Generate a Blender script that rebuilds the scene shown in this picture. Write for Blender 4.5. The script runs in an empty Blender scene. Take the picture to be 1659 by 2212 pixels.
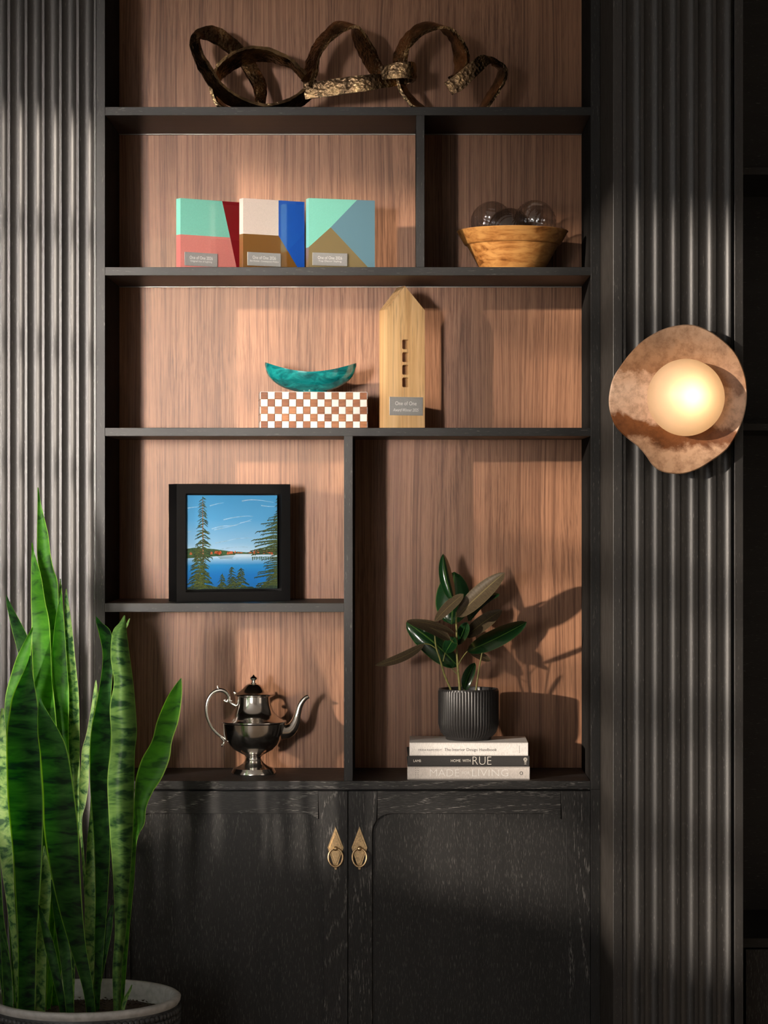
import bpy, bmesh, math, random
from mathutils import Vector, Matrix, noise as mnoise
R = math.radians
random.seed(7)
sc = bpy.context.scene
C = sc.collection

# ------------------------------------------------------------------ camera, light, exposure
D = 5.6                       # camera to front plane of the shelving (Y = 0), metres
VX, VY, CZ = 866.0, 1100.0, 1.5   # vanishing point in the photograph, camera height
cam_d = bpy.data.cameras.new('camera'); cam = bpy.data.objects.new('camera', cam_d); C.objects.link(cam)
cam.location = (0, -D, CZ); cam.rotation_euler = (R(90), 0, 0)
cam_d.sensor_fit = 'VERTICAL'; cam_d.sensor_height = 24.0
cam_d.lens = 24.0 * 1000 * D / 2212.0
cam_d.shift_x = -(VX - 829.5) / 2212.0
cam_d.shift_y = (VY - 1106.0) / 2212.0
cam_d.clip_end = 60
sc.camera = cam

world = bpy.data.worlds.new('world'); sc.world = world; world.use_nodes = True
wbg = world.node_tree.nodes['Background']
wbg.inputs[0].default_value = (1.0, 0.95, 0.90, 1); wbg.inputs[1].default_value = 3.4

def light(name, kind, loc, direction, energy, color, **kw):
    d = bpy.data.lights.new(name, kind); d.energy = energy; d.color = color
    for k, v in kw.items(): setattr(d, k, v)
    o = bpy.data.objects.new(name, d); C.objects.link(o); o.location = loc
    o.rotation_euler = Vector(direction).to_track_quat('-Z', 'Y').to_euler()
    return o
AZ, EL = R(43), R(7.5)
light('sun', 'SUN', (-8, -8, 4), (math.sin(AZ)*math.cos(EL), math.cos(AZ)*math.cos(EL), -math.sin(EL)), 4.6, (1.0, 0.86, 0.72), angle=R(1.3))
_w = Vector((-1.95, -6.78, 1.75))
light('rear_window_daylight', 'AREA', _w, Vector((-0.58, 0.0, 1.74)) - _w, 5.6, (1.0, 0.90, 0.81), shape='RECTANGLE', size=0.40, size_y=0.9, spread=R(13.8))

vs = sc.view_settings
vs.view_transform = 'Standard'; vs.look = 'None'; vs.gamma = 1.0; vs.use_curve_mapping = False
vs.exposure = 0.0
sc.cycles.max_bounces = 8; sc.cycles.diffuse_bounces = 4; sc.cycles.glossy_bounces = 4; sc.cycles.transparent_max_bounces = 16
sc.cycles.caustics_reflective = False; sc.cycles.caustics_refractive = False

# ------------------------------------------------------------------ helpers
def P(px, py, Y=0.0):
    s = (D + Y) / D / 1000.0
    return Vector(((px - VX) * s, Y, CZ + (VY - py) * s))

def link(o):
    C.objects.link(o); return o

def thing(name, label, cat, loc=(0, 0, 0), rotz=0.0, group=None, kind=None):
    o = link(bpy.data.objects.new(name, None)); o.empty_display_size = 0.05
    o.location = loc; o.rotation_euler = (0, 0, rotz)
    tag(o, label, cat, group, kind)
    return o

def tag(o, label, cat, group=None, kind=None):
    o['label'] = label; o['category'] = cat
    if group: o['group'] = group
    if kind: o['kind'] = kind
    return o

def root_of(o):
    while o.parent: o = o.parent
    return o

def mesh_obj(name, verts, faces, mats, parent=None, smooth=False, world=True, uvs=None, mi=None, autosmooth=None):
    """One mesh object. world=True: verts are world coordinates, made local to the top-level parent."""
    me = bpy.data.meshes.new(name)
    if parent is not None and world:
        r = root_of(parent)
        m = (Matrix.Translation(r.location) @ r.rotation_euler.to_matrix().to_4x4()).inverted()
        verts = [m @ Vector(v) for v in verts]
    me.from_pydata([tuple(v) for v in verts], [], faces)
    if not isinstance(mats, (list, tuple)): mats = [mats]
    for m_ in mats: me.materials.append(m_)
    if uvs is not None:
        ul = me.uv_layers.new(name='UVMap')
        flat = []
        for p in me.polygons:
            for vi in p.vertices: flat += list(uvs[vi])
        ul.data.foreach_set('uv', flat)
    if mi is not None:
        me.polygons.foreach_set('material_index', mi)
    if smooth:
        me.polygons.foreach_set('use_smooth', [True] * len(me.polygons))
        if autosmooth: me.set_sharp_from_angle(angle=R(autosmooth))
    me.validate(); me.update()
    o = link(bpy.data.objects.new(name, me))
    if parent is not None: o.parent = parent
    return o

def bm_obj(name, bm, mats, parent=None, smooth=False, world=True, autosmooth=None):
    bmesh.ops.recalc_face_normals(bm, faces=bm.faces)
    bm.verts.index_update()
    v = [x.co.copy() for x in bm.verts]; f = [[q.index for q in p.verts] for p in bm.faces]
    bm.free()
    return mesh_obj(name, v, f, mats, parent, smooth, world, autosmooth=autosmooth)

def add_box(bm, x0, x1, y0, y1, z0, z1, bev=0.0, seg=2):
    m = Matrix.Translation(((x0+x1)/2, (y0+y1)/2, (z0+z1)/2)) @ Matrix.Diagonal((abs(x1-x0), abs(y1-y0), abs(z1-z0), 1))
    r = bmesh.ops.create_cube(bm, size=1.0, matrix=m)
    if bev > 0:
        es = set()
        for v in r['verts']: es.update(v.link_edges)
        bmesh.ops.bevel(bm, geom=list(es), offset=bev, segments=seg, affect='EDGES', profile=0.5)

def box(name, x0, x1, y0, y1, z0, z1, mat, parent=None, bev=0.0, seg=2, world=True):
    bm = bmesh.new(); add_box(bm, x0, x1, y0, y1, z0, z1, bev, seg)
    return bm_obj(name, bm, mat, parent, world=world)

def prism(name, outer, holes, y0, y1, mat, parent=None, world=True, bev=0.0):
    """polygon in (x, z) with holes, extruded from y0 (front) to y1"""
    bm = bmesh.new(); edges = []
    for loop in [outer] + list(holes):
        vs_ = [bm.verts.new((p[0], y0, p[1])) for p in loop]
        for i in range(len(vs_)): edges.append(bm.edges.new((vs_[i], vs_[(i+1) % len(vs_)])))
    r = bmesh.ops.triangle_fill(bm, use_beauty=True, use_dissolve=False, edges=edges)
    fs = [g for g in r['geom'] if isinstance(g, bmesh.types.BMFace)]
    ex = bmesh.ops.extrude_face_region(bm, geom=fs)
    for v in ex['geom']:
        if isinstance(v, bmesh.types.BMVert): v.co.y = y1
    bmesh.ops.recalc_face_normals(bm, faces=bm.faces)
    if bev:
        es = [e_ for e_ in bm.edges if len(e_.link_faces) == 2 and e_.calc_face_angle() > 1.0 and all(abs(v.co.y-y0) < 1e-6 for v in e_.verts)]
        bmesh.ops.bevel(bm, geom=es, offset=bev, segments=2, affect='EDGES', profile=.5)
    return bm_obj(name, bm, mat, parent, world=world)

def lathe_data(prof, seg, mod=None, caps=True):
    v, f = [], []
    n = len(prof)
    for i, (r, z) in enumerate(prof):
        for k in range(seg):
            a = 2*math.pi*k/seg
            rr = r if mod is None else mod(r, z, a, i)
            v.append(Vector((rr*math.cos(a), rr*math.sin(a), z)))
    for i in range(n-1):
        for k in range(seg):
            k2 = (k+1) % seg
            f.append([i*seg+k, i*seg+k2, (i+1)*seg+k2, (i+1)*seg+k])
    if caps and prof[0][0] > 1e-5: f.append(list(range(seg))[::-1])
    if caps and prof[-1][0] > 1e-5: f.append([(n-1)*seg+k for k in range(seg)])
    return v, f

def lathe(name, prof, seg, mat, parent, origin=(0, 0, 0), smooth=True, auto=35, mod=None, xf=None, caps=True):
    v, f = lathe_data(prof, seg, mod, caps)
    if xf is not None: v = [xf @ p for p in v]
    o = Vector(origin)
    return mesh_obj(name, [p + o for p in v], f, mat, parent, smooth, world=False, autosmooth=auto)

def catmull(pts, n):
    """resample rows of floats through Catmull-Rom, n per span"""
    out = []
    L = len(pts)
    for i in range(L-1):
        p0 = pts[max(i-1, 0)]; p1 = pts[i]; p2 = pts[i+1]; p3 = pts[min(i+2, L-1)]
        for k in range(n):
            t = k/n
            out.append([0.5*((2*b)+(-a+c)*t+(2*a-5*b+4*c-d)*t*t+(-a+3*b-3*c+d)*t**3) for a, b, c, d in zip(p0, p1, p2, p3)])
    out.append(list(pts[-1]))
    return out

def tube_data(pts, rad, seg=10, cap=True):
    v, f = [], []
    pts = [Vector(p) for p in pts]
    N = len(pts); prev = None
    for i, p in enumerate(pts):
        t = (pts[min(i+1, N-1)] - pts[max(i-1, 0)]).normalized()
        if prev is None:
            a = Vector((0, 1, 0)) if abs(t.y) < 0.9 else Vector((1, 0, 0))
            u = t.cross(a).normalized()
        else:
            u = (prev - t*prev.dot(t)).normalized()
        prev = u; w = t.cross(u)
        for k in range(seg):
            an = 2*math.pi*k/seg
            v.append(p + (u*math.cos(an)+w*math.sin(an))*rad[i])
    for i in range(N-1):
        for k in range(seg):
            k2 = (k+1) % seg
            f.append([i*seg+k, i*seg+k2, (i+1)*seg+k2, (i+1)*seg+k])
    if cap:
        f.append(list(range(seg))[::-1]); f.append([(N-1)*seg+k for k in range(seg)])
    return v, f

def tube(name, rows, mat, parent, seg=10, n=6, world=True):
    rr = catmull(rows, n)
    v, f = tube_data([r[:3] for r in rr], [max(r[3], 1e-4) for r in rr], seg)
    return mesh_obj(name, v, f, mat, parent, True, world)

def join_data(parts):
    V, F = [], []
    for v, f in parts:
        o = len(V); V += list(v); F += [[i+o for i in q] for q in f]
    return V, F

# ------------------------------------------------------------------ materials
MATS = {}
def new_mat(name):
    m = bpy.data.materials.new(name); m.use_nodes = True
    nt = m.node_tree; b = nt.nodes['Principled BSDF']
    MATS[name] = m
    return m, nt, b

def nd(nt, t, **kw):
    n = nt.nodes.new(t)
    for k, v in kw.items(): setattr(n, k, v)
    return n

def ramp(nt, stops, interp='LINEAR'):
    r = nd(nt, 'ShaderNodeValToRGB'); e = r.color_ramp.elements; r.color_ramp.interpolation = interp
    while len(e) > 1: e.remove(e[-1])
    e[0].position = stops[0][0]; e[0].color = (*stops[0][1], 1)
    for p, c in stops[1:]:
        x = e.new(p); x.color = (*c, 1)
    return r

def coords(nt, scale, rnd=True, src='Object'):
    tc = nd(nt, 'ShaderNodeTexCoord'); mp = nd(nt, 'ShaderNodeMapping')
    mp.inputs['Scale'].default_value = scale
    nt.links.new(tc.outputs[src], mp.inputs['Vector'])
    if rnd:
        oi = nd(nt, 'ShaderNodeObjectInfo'); mul = nd(nt, 'ShaderNodeMath', operation='MULTIPLY'); mul.inputs[1].default_value = 37.0
        nt.links.new(oi.outputs['Random'], mul.inputs[0])
        cb = nd(nt, 'ShaderNodeCombineXYZ')
        for i in range(3): nt.links.new(mul.outputs[0], cb.inputs[i])
        nt.links.new(cb.outputs[0], mp.inputs['Location'])
    return mp

def noise(nt, vec, scale=1.0, detail=4.0, rough=0.5, dist=0.0):
    n = nd(nt, 'ShaderNodeTexNoise'); n.inputs['Scale'].default_value = scale
    n.inputs['Detail'].default_value = detail; n.inputs['Roughness'].default_value = rough
    n.inputs['Distortion'].default_value = dist
    if vec is not None: nt.links.new(vec, n.inputs['Vector'])
    return n

def mixc(nt, fac, a, b, blend='MIX'):
    m = nd(nt, 'ShaderNodeMix', data_type='RGBA', blend_type=blend)
    for s, v in ((0, fac), (6, a), (7, b)):
        if isinstance(v, (int, float)): m.inputs[s].default_value = v
        elif isinstance(v, tuple): m.inputs[s].default_value = (*v, 1)
        else: nt.links.new(v, m.inputs[s])
    return m.outputs[2]

def bump(nt, b, h, strength=0.2, dist=0.002):
    bp = nd(nt, 'ShaderNodeBump'); bp.inputs['Strength'].default_value = strength; bp.inputs['Distance'].default_value = dist
    nt.links.new(h, bp.inputs['Height']); nt.links.new(bp.outputs[0], b.inputs['Normal'])

def plain(name, col, rough=0.5, metal=0.0, var=0.06, scale=40.0, coat=0.0, spec=0.5, bmp=0.0):
    m, nt, b = new_mat(name)
    n = noise(nt, coords(nt, (1, 1, 1)).outputs[0], scale, 3)
    lo = tuple(max(0, c*(1-var)) for c in col); hi = tuple(min(1, c*(1+var)) for c in col)
    r = ramp(nt, [(0.3, lo), (0.7, hi)]); nt.links.new(n.outputs['Fac'], r.inputs[0])
    nt.links.new(r.outputs[0], b.inputs['Base Color'])
    b.inputs['Roughness'].default_value = rough; b.inputs['Metallic'].default_value = metal
    b.inputs['Coat Weight'].default_value = coat; b.inputs['Coat Roughness'].default_value = 0.05
    b.inputs['Specular IOR Level'].default_value = spec
    if bmp: bump(nt, b, n.outputs['Fac'], bmp, 0.001)
    return m

def wood_lines(name, dark, mid, light_, axis='Z', freq=130.0, rough=0.5, wander=0.03, rnd=True):
    """straight-grained veneer; grain runs along axis"""
    m, nt, b = new_mat(name)
    def sc3(a, l): return {'Z': (a, a, l), 'X': (l, a, a), 'Y': (a, l, a)}[axis]
    base = coords(nt, (1, 1, 1), rnd)
    # slow wander of the grain
    mp2 = nd(nt, 'ShaderNodeMapping'); mp2.inputs['Scale'].default_value = sc3(5.0, 1.1)
    nt.links.new(base.outputs[0], mp2.inputs['Vector'])
    w = noise(nt, mp2.outputs[0], 1.0, 1.5)
    sub = nd(nt, 'ShaderNodeVectorMath', operation='SUBTRACT'); sub.inputs[1].default_value = (0.5, 0.5, 0.5)
    nt.links.new(w.outputs['Color'], sub.inputs[0])
    scl = nd(nt, 'ShaderNodeVectorMath', operation='SCALE'); scl.inputs['Scale'].default_value = wander*2
    nt.links.new(sub.outputs[0], scl.inputs[0])
    add = nd(nt, 'ShaderNodeVectorMath', operation='ADD'); nt.links.new(base.outputs[0], add.inputs[0]); nt.links.new(scl.outputs[0], add.inputs[1])
    def layer(a, l, det, ro=0.55):
        mp = nd(nt, 'ShaderNodeMapping'); mp.inputs['Scale'].default_value = sc3(a, l)
        nt.links.new(add.outputs[0], mp.inputs['Vector'])
        return noise(nt, mp.outputs[0], 1.0, det, ro)
    n1 = layer(freq*1.15, freq*0.0035, 4.0, 0.68); n2 = layer(freq*0.22, freq*0.003, 2.0); n3 = layer(freq*3.4, freq*0.07, 2.0)
    a1 = nd(nt, 'ShaderNodeMath', operation='MULTIPLY_ADD'); a1.inputs[1].default_value = 0.74
    nt.links.new(n1.outputs['Fac'], a1.inputs[0])
    m2 = nd(nt, 'ShaderNodeMath', operation='MULTIPLY'); m2.inputs[1].default_value = 0.26; nt.links.new(n2.outputs['Fac'], m2.inputs[0])
    nt.links.new(m2.outputs[0], a1.inputs[2])
    r = ramp(nt, [(0.385, dark), (0.455, tuple((x+y)/2 for x, y in zip(dark, mid))), (0.51, mid), (0.63, light_)])
    nt.links.new(a1.outputs[0], r.inputs[0])
    r3 = ramp(nt, [(0.34, (0.66, 0.66, 0.66)), (0.48, (1, 1, 1))]); nt.links.new(n3.outputs['Fac'], r3.inputs[0])
    col = mixc(nt, 1.0, r.outputs[0], r3.outputs[0], 'MULTIPLY')
    nt.links.new(col, b.inputs['Base Color']); b.inputs['Roughness'].default_value = rough
    bump(nt, b, n3.outputs['Fac'], 0.12, 0.0006)
    return m

def black_oak(name, axis='Z', base=(0.0105, 0.0102, 0.010), fleck=(0.15, 0.14, 0.13), amount=0.5, rough=0.50, cath=True):
    m, nt, b = new_mat(name)
    def sc3(a, l): return {'Z': (a, a, l), 'X': (l, a, a)}[axis]
    tc = coords(nt, (1, 1, 1))
    # rings of the flat-sawn figure: iso-lines of a stretched noise
    mpw = nd(nt, 'ShaderNodeMapping'); mpw.inputs['Scale'].default_value = sc3(14.0, 1.6); nt.links.new(tc.outputs[0], mpw.inputs['Vector'])
    nw = noise(nt, mpw.outputs[0], 1.0, 1.0, 0.4)
    mul = nd(nt, 'ShaderNodeMath', operation='MULTIPLY'); mul.inputs[1].default_value = 16.0; nt.links.new(nw.outputs['Fac'], mul.inputs[0])
    fr = nd(nt, 'ShaderNodeMath', operation='PINGPONG'); fr.inputs[1].default_value = 0.5; nt.links.new(mul.outputs[0], fr.inputs[0])
    rr = ramp(nt, [(0.30, (0.12, 0.12, 0.12)), (0.5, (1, 1, 1))]); nt.links.new(fr.outputs[0], rr.inputs[0])
    # pores
    mpp = nd(nt, 'ShaderNodeMapping'); mpp.inputs['Scale'].default_value = sc3(800.0, 62.0); nt.links.new(tc.outputs[0], mpp.inputs['Vector'])
    npo = noise(nt, mpp.outputs[0], 1.0, 2.0, 0.6)
    lo = 0.66 - 0.12*amount
    rp = ramp(nt, [(lo, (0, 0, 0)), (lo+0.12, (1, 1, 1))]); nt.links.new(npo.outputs['Fac'], rp.inputs[0])
    fac = mixc(nt, 1.0, rp.outputs[0], rr.outputs[0], 'MULTIPLY') if cath else rp.outputs[0]
    mpb = nd(nt, 'ShaderNodeMapping'); mpb.inputs['Scale'].default_value = sc3(30.0, 1.5); nt.links.new(tc.outputs[0], mpb.inputs['Vector'])
    nb = noise(nt, mpb.outputs[0], 1.0, 3.0)
    rb = ramp(nt, [(0.35, tuple(c*0.75 for c in base)), (0.65, tuple(c*1.35 for c in base))]); nt.links.new(nb.outputs['Fac'], rb.inputs[0])
    col = mixc(nt, fac, rb.outputs[0], fleck)
    nt.links.new(col, b.inputs['Base Color']); b.inputs['Roughness'].default_value = rough; b.inputs['Specular IOR Level'].default_value = 0.55 if 'flute' in name else 0.4
    bump(nt, b, npo.outputs['Fac'], 0.25, 0.0005)
    return m

WALNUT = wood_lines('walnut_veneer', (0.17, 0.072, 0.034), (0.335, 0.156, 0.080), (0.42, 0.208, 0.113), 'Z', 240.0, 0.5, 0.02)
OAK_V = black_oak('black_oak_vertical', 'Z', amount=0.55)
OAK_H = black_oak('black_oak_horizontal', 'X', amount=0.35)
OAK_STILE = black_oak('black_oak_stile', 'Z', amount=1.1, fleck=(0.22, 0.21, 0.20))
OAK_RAIL = black_oak('black_oak_rail', 'X', amount=1.1, fleck=(0.22, 0.21, 0.20))
OAK_PANEL = black_oak('black_oak_panel', 'Z', amount=0.65, fleck=(0.095, 0.09, 0.085), cath=False)
OAK_FLUTE = black_oak('black_oak_flute', 'Z', amount=0.12, base=(0.018, 0.0168, 0.0158), rough=0.40, cath=False)
OAK_DARK = black_oak('black_oak_smooth', 'X', amount=0.05, rough=0.4, cath=False)
OAK_IN = plain('black_lacquer_matt', (0.024, 0.022, 0.0205), 0.7, 0, 0.12, 30, spec=0.0)
OAK_RET = plain('sunlit_black_lacquer', (0.052, 0.047, 0.043), 0.7, 0, 0.12, 30, spec=0.0)  # black lacquer made lighter: sunlight on the pilaster's left return painted in
ALU = plain('aluminium', (0.26, 0.25, 0.24), 0.45, 1.0)
PLASTER = plain('pale_plaster', (0.68, 0.65, 0.61), 0.9)
CEIL = plain('ceiling_paint', (0.75, 0.73, 0.70), 0.9)
FLOORM = wood_lines('oak_floor', (0.30, 0.22, 0.15), (0.42, 0.32, 0.23), (0.52, 0.41, 0.31), 'Y', 60.0, 0.45, 0.01)
WINW = plain('window_frame_paint', (0.05, 0.05, 0.05), 0.5)

# ------------------------------------------------------------------ room shell
XL, XR, YB, YR, ZC = -3.2, 2.6, 0.32, -6.9, 3.25
def structure(o, label, cat):
    return tag(o, label, cat, kind='structure')
structure(box('floor', XL-.1, XR+.1, YR-.1, YB+.1, -0.05, 0.0, FLOORM), 'pale oak floor of the room', 'floor')
structure(box('ceiling', XL-.1, XR+.1, YR-.1, YB+.1, ZC, ZC+.05, CEIL), 'plain ceiling above the shelving', 'ceiling')
structure(box('wall_back', XL-.1, XR+.1, YB, YB+.1, 0, ZC, PLASTER), 'wall behind the built-in shelving', 'wall')
structure(box('wall_east', XR, XR+.1, YR, YB, 0, ZC, PLASTER), 'side wall far to the right', 'wall')
def wall_opening(name, label, horiz, a0, a1, w0, w1, z0, z1, pos, th):
    """wall in a plane, with one rectangular window opening; horiz = 'X' or 'Y' axis along the wall"""
    bm = bmesh.new()
    for (p0, p1, q0, q1) in ((a0, w0, 0, ZC), (w1, a1, 0, ZC), (w0, w1, 0, z0), (w0, w1, z1, ZC)):
        if horiz == 'X': add_box(bm, p0, p1, pos, pos+th, q0, q1)
        else: add_box(bm, pos, pos+th, p0, p1, q0, q1)
    return structure(bm_obj(name, bm, PLASTER), label, 'wall')
WY0, WY1, WZ0, WZ1 = -4.85, -2.50, 1.30, 2.85
wall_opening('wall_west', 'left side wall with a window opening', 'Y', YR, YB, WY0, WY1, WZ0, WZ1, XL-.1, .1)
wall_opening('wall_rear', 'wall behind the viewer with a tall window opening', 'X', XL, XR, -2.95, -0.95, 0.30, 2.70, YR, .08)
def window(name, label, horiz, w0, w1, z0, z1, pos, nx, nz, bar):
    bm = bmesh.new()
    xs = [w0 + (w1-w0)*i/nx for i in range(nx+1)]; zs = [z0 + (z1-z0)*i/nz for i in range(nz+1)]
    for i, x in enumerate(xs):
        h = bar*(1.3 if i in (0, nx) else 1.0)/2
        if horiz == 'X': add_box(bm, x-h, x+h, pos-.02, pos+.02, z0, z1)
        else: add_box(bm, pos-.02, pos+.02, x-h, x+h, z0, z1)
    for i, z in enumerate(zs):
        h = bar*(1.3 if i in (0, nz) else 1.0)/2
        if horiz == 'X': add_box(bm, w0, w1, pos-.02, pos+.02, z-h, z+h)
        else: add_box(bm, pos-.02, pos+.02, w0, w1, z-h, z+h)
    return structure(bm_obj(name, bm, WINW), label, 'window')
window('window_1', 'multi-pane window frame in the left side wall', 'Y', WY0, WY1, WZ0, WZ1, XL-.05, 5, 6, .035)
window('window_2', 'tall window frame in the wall behind the viewer', 'X', -2.95, -0.95, .30, 2.70, YR+.03, 4, 4, .035)

# ------------------------------------------------------------------ shelving unit
BX0, BX1 = P(227, 0).x, P(1276, 0).x       # inner faces at the front
SX0, SX1 = P(208, 0).x, P(1296.3, 0).x     # outer faces
DEP = 0.287
zf = lambda py: P(0, py).z
ZT = zf(1687)                               # worktop top
TOP = 3.2
unit = thing('shelving_unit', 'tall built-in black oak shelving unit lined with walnut', 'shelving', (0, 0, ZT))
e = 0.0006
def inner_faces(o, axis=0, mat=None):
    """matt lacquer on the broad faces, grained oak on the edges"""
    o.data.materials.append(mat or OAK_IN)
    for p in o.data.polygons:
        if abs(p.normal[axis]) > .9: p.material_index = 1
    return o
inner_faces(box('side_panel', SX0, BX0-.0002, 0, DEP, zf(1705.3), TOP, OAK_V, unit, e))
inner_faces(box('side_panel', BX1+.0002, SX1, 0, DEP, zf(1705.3), TOP, OAK_V, unit, e))
bp_ = box('back_panel', BX0-.003, BX1+.003, DEP, DEP+.018, ZT, TOP, WALNUT, unit); bp_['label'] = 'walnut veneer back panel with vertical grain'
def shelf(py0, py1, x0, x1):
    return box('shelf', x0, x1, 0.0, DEP, zf(py1), zf(py0), OAK_H, unit, e)
for (a, b_) in ((231, 249), (577, 595), (924, 942)):
    s_ = shelf(a, b_, BX0, BX1)
    if a < 900:
        box('light_channel', BX0, BX1, DEP-.010, DEP-.0005, zf(b_)-.0016, zf(b_)-.0002, ALU, s_)
shelf(1303, 1322, BX0, P(743, 0).x)
inner_faces(box('divider', P(899, 0).x, P(917, 0).x, 0.0, DEP, zf(577), zf(249), OAK_V, unit, e))
inner_faces(box('divider', P(743, 0).x, P(762, 0).x, 0.0, DEP, ZT, zf(942), OAK_V, unit, e))

wt = box('worktop', BX0+.0003, BX1-.0003, 0.0, DEP, zf(1705), ZT, OAK_RAIL, None, .001)
tag(wt, 'long black oak worktop under the shelves, above the double doors', 'worktop')

# base cabinet
cab = thing('base_cabinet', 'black oak base cabinet with two brass-handled doors', 'cabinet', (0, .15, 0))
bm = bmesh.new()
zb = zf(1705.5)
add_box(bm, SX0, BX0, 0, DEP, 0, zb, e); add_box(bm, BX1, SX1, 0, DEP, 0, zb, e)
add_box(bm, BX0, BX1, 0.026, DEP, 0.07, zb)
add_box(bm, BX0, BX1, 0.05, 0.06, 0, 0.07)
bm_obj('body', bm, OAK_V, cab)

BRASS = plain('antique_brass', (0.74, 0.54, 0.31), 0.36, 1.0, 0.2, 220, bmp=0.1)
BRASSP = plain('antique_brass_plate', (0.56, 0.40, 0.22), 0.42, 1.0, 0.25, 260, bmp=0.15)
def arc(cx, cz, r, a0, a1, n=10):
    return [(cx + r*math.cos(a0+(a1-a0)*i/n), cz + r*math.sin(a0+(a1-a0)*i/n)) for i in range(n+1)]
def door(x0, x1, hx):
    """x0,x1 outer px of door, hx = px of the handle axis"""
    X0, X1 = P(x0, 0).x, P(x1, 0).x
    Z1, Z0 = zf(1709), 0.085
    sw = 0.0515; rz = Z1-.0485; rb_ = Z0+.06; r = .042; k = .012
    th = .02
    # left stile with its share of the rounded corners
    a_tl = arc(X0+sw+r, rz-r, r, math.pi, math.pi/2, 14)
    a_bl = arc(X0+sw+r, rb_+r, r, 3*math.pi/2, math.pi, 14)
    xc = X0+sw+k
    def stile(mir):
        pts = [(X0, Z0), (xc, Z0)] + [p for p in a_bl if p[0] <= xc] + [p for p in a_tl if p[0] <= xc] + [(xc, Z1), (X0, Z1)]
        if mir: pts = [(X0+X1-p[0], p[1]) for p in pts][::-1]
        return pts
    dr = box('door', X0+.02, X1-.02, .0085, .0175, Z0+.02, Z1-.02, OAK_PANEL, cab)
    prism('stile', stile(False), [], 0.0, th, OAK_STILE, dr, bev=.0006)
    prism('stile', stile(True), [], 0.0, th, OAK_STILE, dr, bev=.0006)
    at = [p for p in a_tl if p[0] >= xc]; ab = [p for p in a_bl if p[0] >= xc]
    top = [(xc, Z1), (xc, at[0][1])] + at + [(X0+X1-p[0], p[1]) for p in at[::-1]] + [(X0+X1-xc, at[0][1]), (X0+X1-xc, Z1)]
    prism('rail', top, [], 0.0, th, OAK_RAIL, dr, bev=.0006)
    bot = [(xc, Z0), (xc, ab[-1][1])] + ab[::-1] + [(X0+X1-p[0], p[1]) for p in ab] + [(X0+X1-xc, ab[-1][1]), (X0+X1-xc, Z0)]
    prism('rail', bot, [], 0.0, th, OAK_RAIL, dr, bev=.0006)
    # brass kite plate, ring and stud
    def kite(s, y0, y1, bmx):
        top_, mid, bo = P(hx, 1786), P(hx, 1833), P(hx, 1878)
        c = P(hx, 1833)
        w = .0168*s
        hz, lz = (top_.z-c.z)*(s if s == 1 else s*.93), (c.z-bo.z)*(s if s == 1 else s*.9)
        loop = []
        for (x, z) in ((0, hz), (w, .002), (w*.9, -.003), (.0016*s, -lz), (-.0016*s, -lz), (-w*.9, -.003), (-w, .002)):
            loop.append((c.x+x, c.z+z))
        f_ = [bmx.verts.new((x, y0, z)) for x, z in loop]; b2 = [bmx.verts.new((c.x+(x-c.x)*1.06, y1, c.z+(z-c.z)*1.03)) for x, z in loop]
        bmx.faces.new(f_)
        for i in range(7): bmx.faces.new((f_[i], f_[(i+1) % 7], b2[(i+1) % 7], b2[i]))
    bmx = bmesh.new(); kite(1, -.0028, .0002, bmx); kite(.8, -.0045, -.0028, bmx)
    hp = bm_obj('handle_plate', bmx, BRASSP, dr)
    c = P(hx, 1851.5); pts = []
    n = 40
    for i in range(n):
        a = 2*math.pi*i/n
        q = (-.0155*math.sin(a)*(1+.06*math.cos(a)), .0195*math.cos(a))
        pts.append(Vector((c.x+q[0], -.0085 - .004*(1-math.cos(a))/2 + .001, c.z+q[1])))
    v, f = tube_data(pts + [pts[0]], [.0021]*(n+1), 10, cap=False)
    mesh_obj('pull_ring', v, f, BRASS, dr, True)
    bms = bmesh.new(); bmesh.ops.create_uvsphere(bms, u_segments=20, v_segments=12, radius=.0052, matrix=Matrix.Translation((c.x, -.0085, P(0, 1832).z)))
    bmesh.ops.create_cone(bms, cap_ends=True, segments=12, radius1=.003, radius2=.003, depth=.008, matrix=Matrix.Translation((c.x, -.004, P(0, 1832).z)) @ Matrix.Rotation(R(90), 4, 'X'))
    bm_obj('ring_stud', bms, BRASS, dr, True)
door(228.5, 750.8, 725)
door(752.2, 1275, 776.5)

# ------------------------------------------------------------------ fluted wall panels
def flute_mesh(width, fillet, z0, z1, half=R(50), n=18):
    """one flat fillet followed by one concave flute, front at y=0, extruded in z"""
    prof = [(0, 0), (fillet, 0)]
    rad = width/2/math.sin(half)
    for i in range(1, n):
        a = -half + 2*half*i/n
        prof.append((fillet + width/2 + rad*math.sin(a), (rad*math.cos(a)-rad*math.cos(half))))
    prof.append((fillet+width, 0)); N = len(prof)
    v = [(x, y, z0) for x, y in prof] + [(x, y, z1) for x, y in prof]
    f = [[i, i+1, N+i+1, N+i] for i in range(N-1)]
    w = fillet+width; b0 = len(v)
    v += [(0, .02, z0), (w, .02, z0), (w, .02, z1), (0, .02, z1)]
    f += [[b0, b0+3, b0+2, b0+1], [0, N, b0+3, b0], [N-1, b0+1, b0+2, 2*N-1]]
    me = bpy.data.meshes.new('flute'); me.from_pydata(v, [], f); me.materials.append(OAK_FLUTE)
    me.polygons.foreach_set('use_smooth', [True]*len(me.polygons)); me.set_sharp_from_angle(angle=R(25)); me.update()
    return me
wl = thing('wall_left', 'black vertically fluted wall panel left of the shelving behind the snake plant', 'wall panel', (SX0-.0005, 0, 0), kind='structure')
pit = .0372; fm = flute_mesh(pit-.0056, .0056, 0, ZC)
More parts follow.
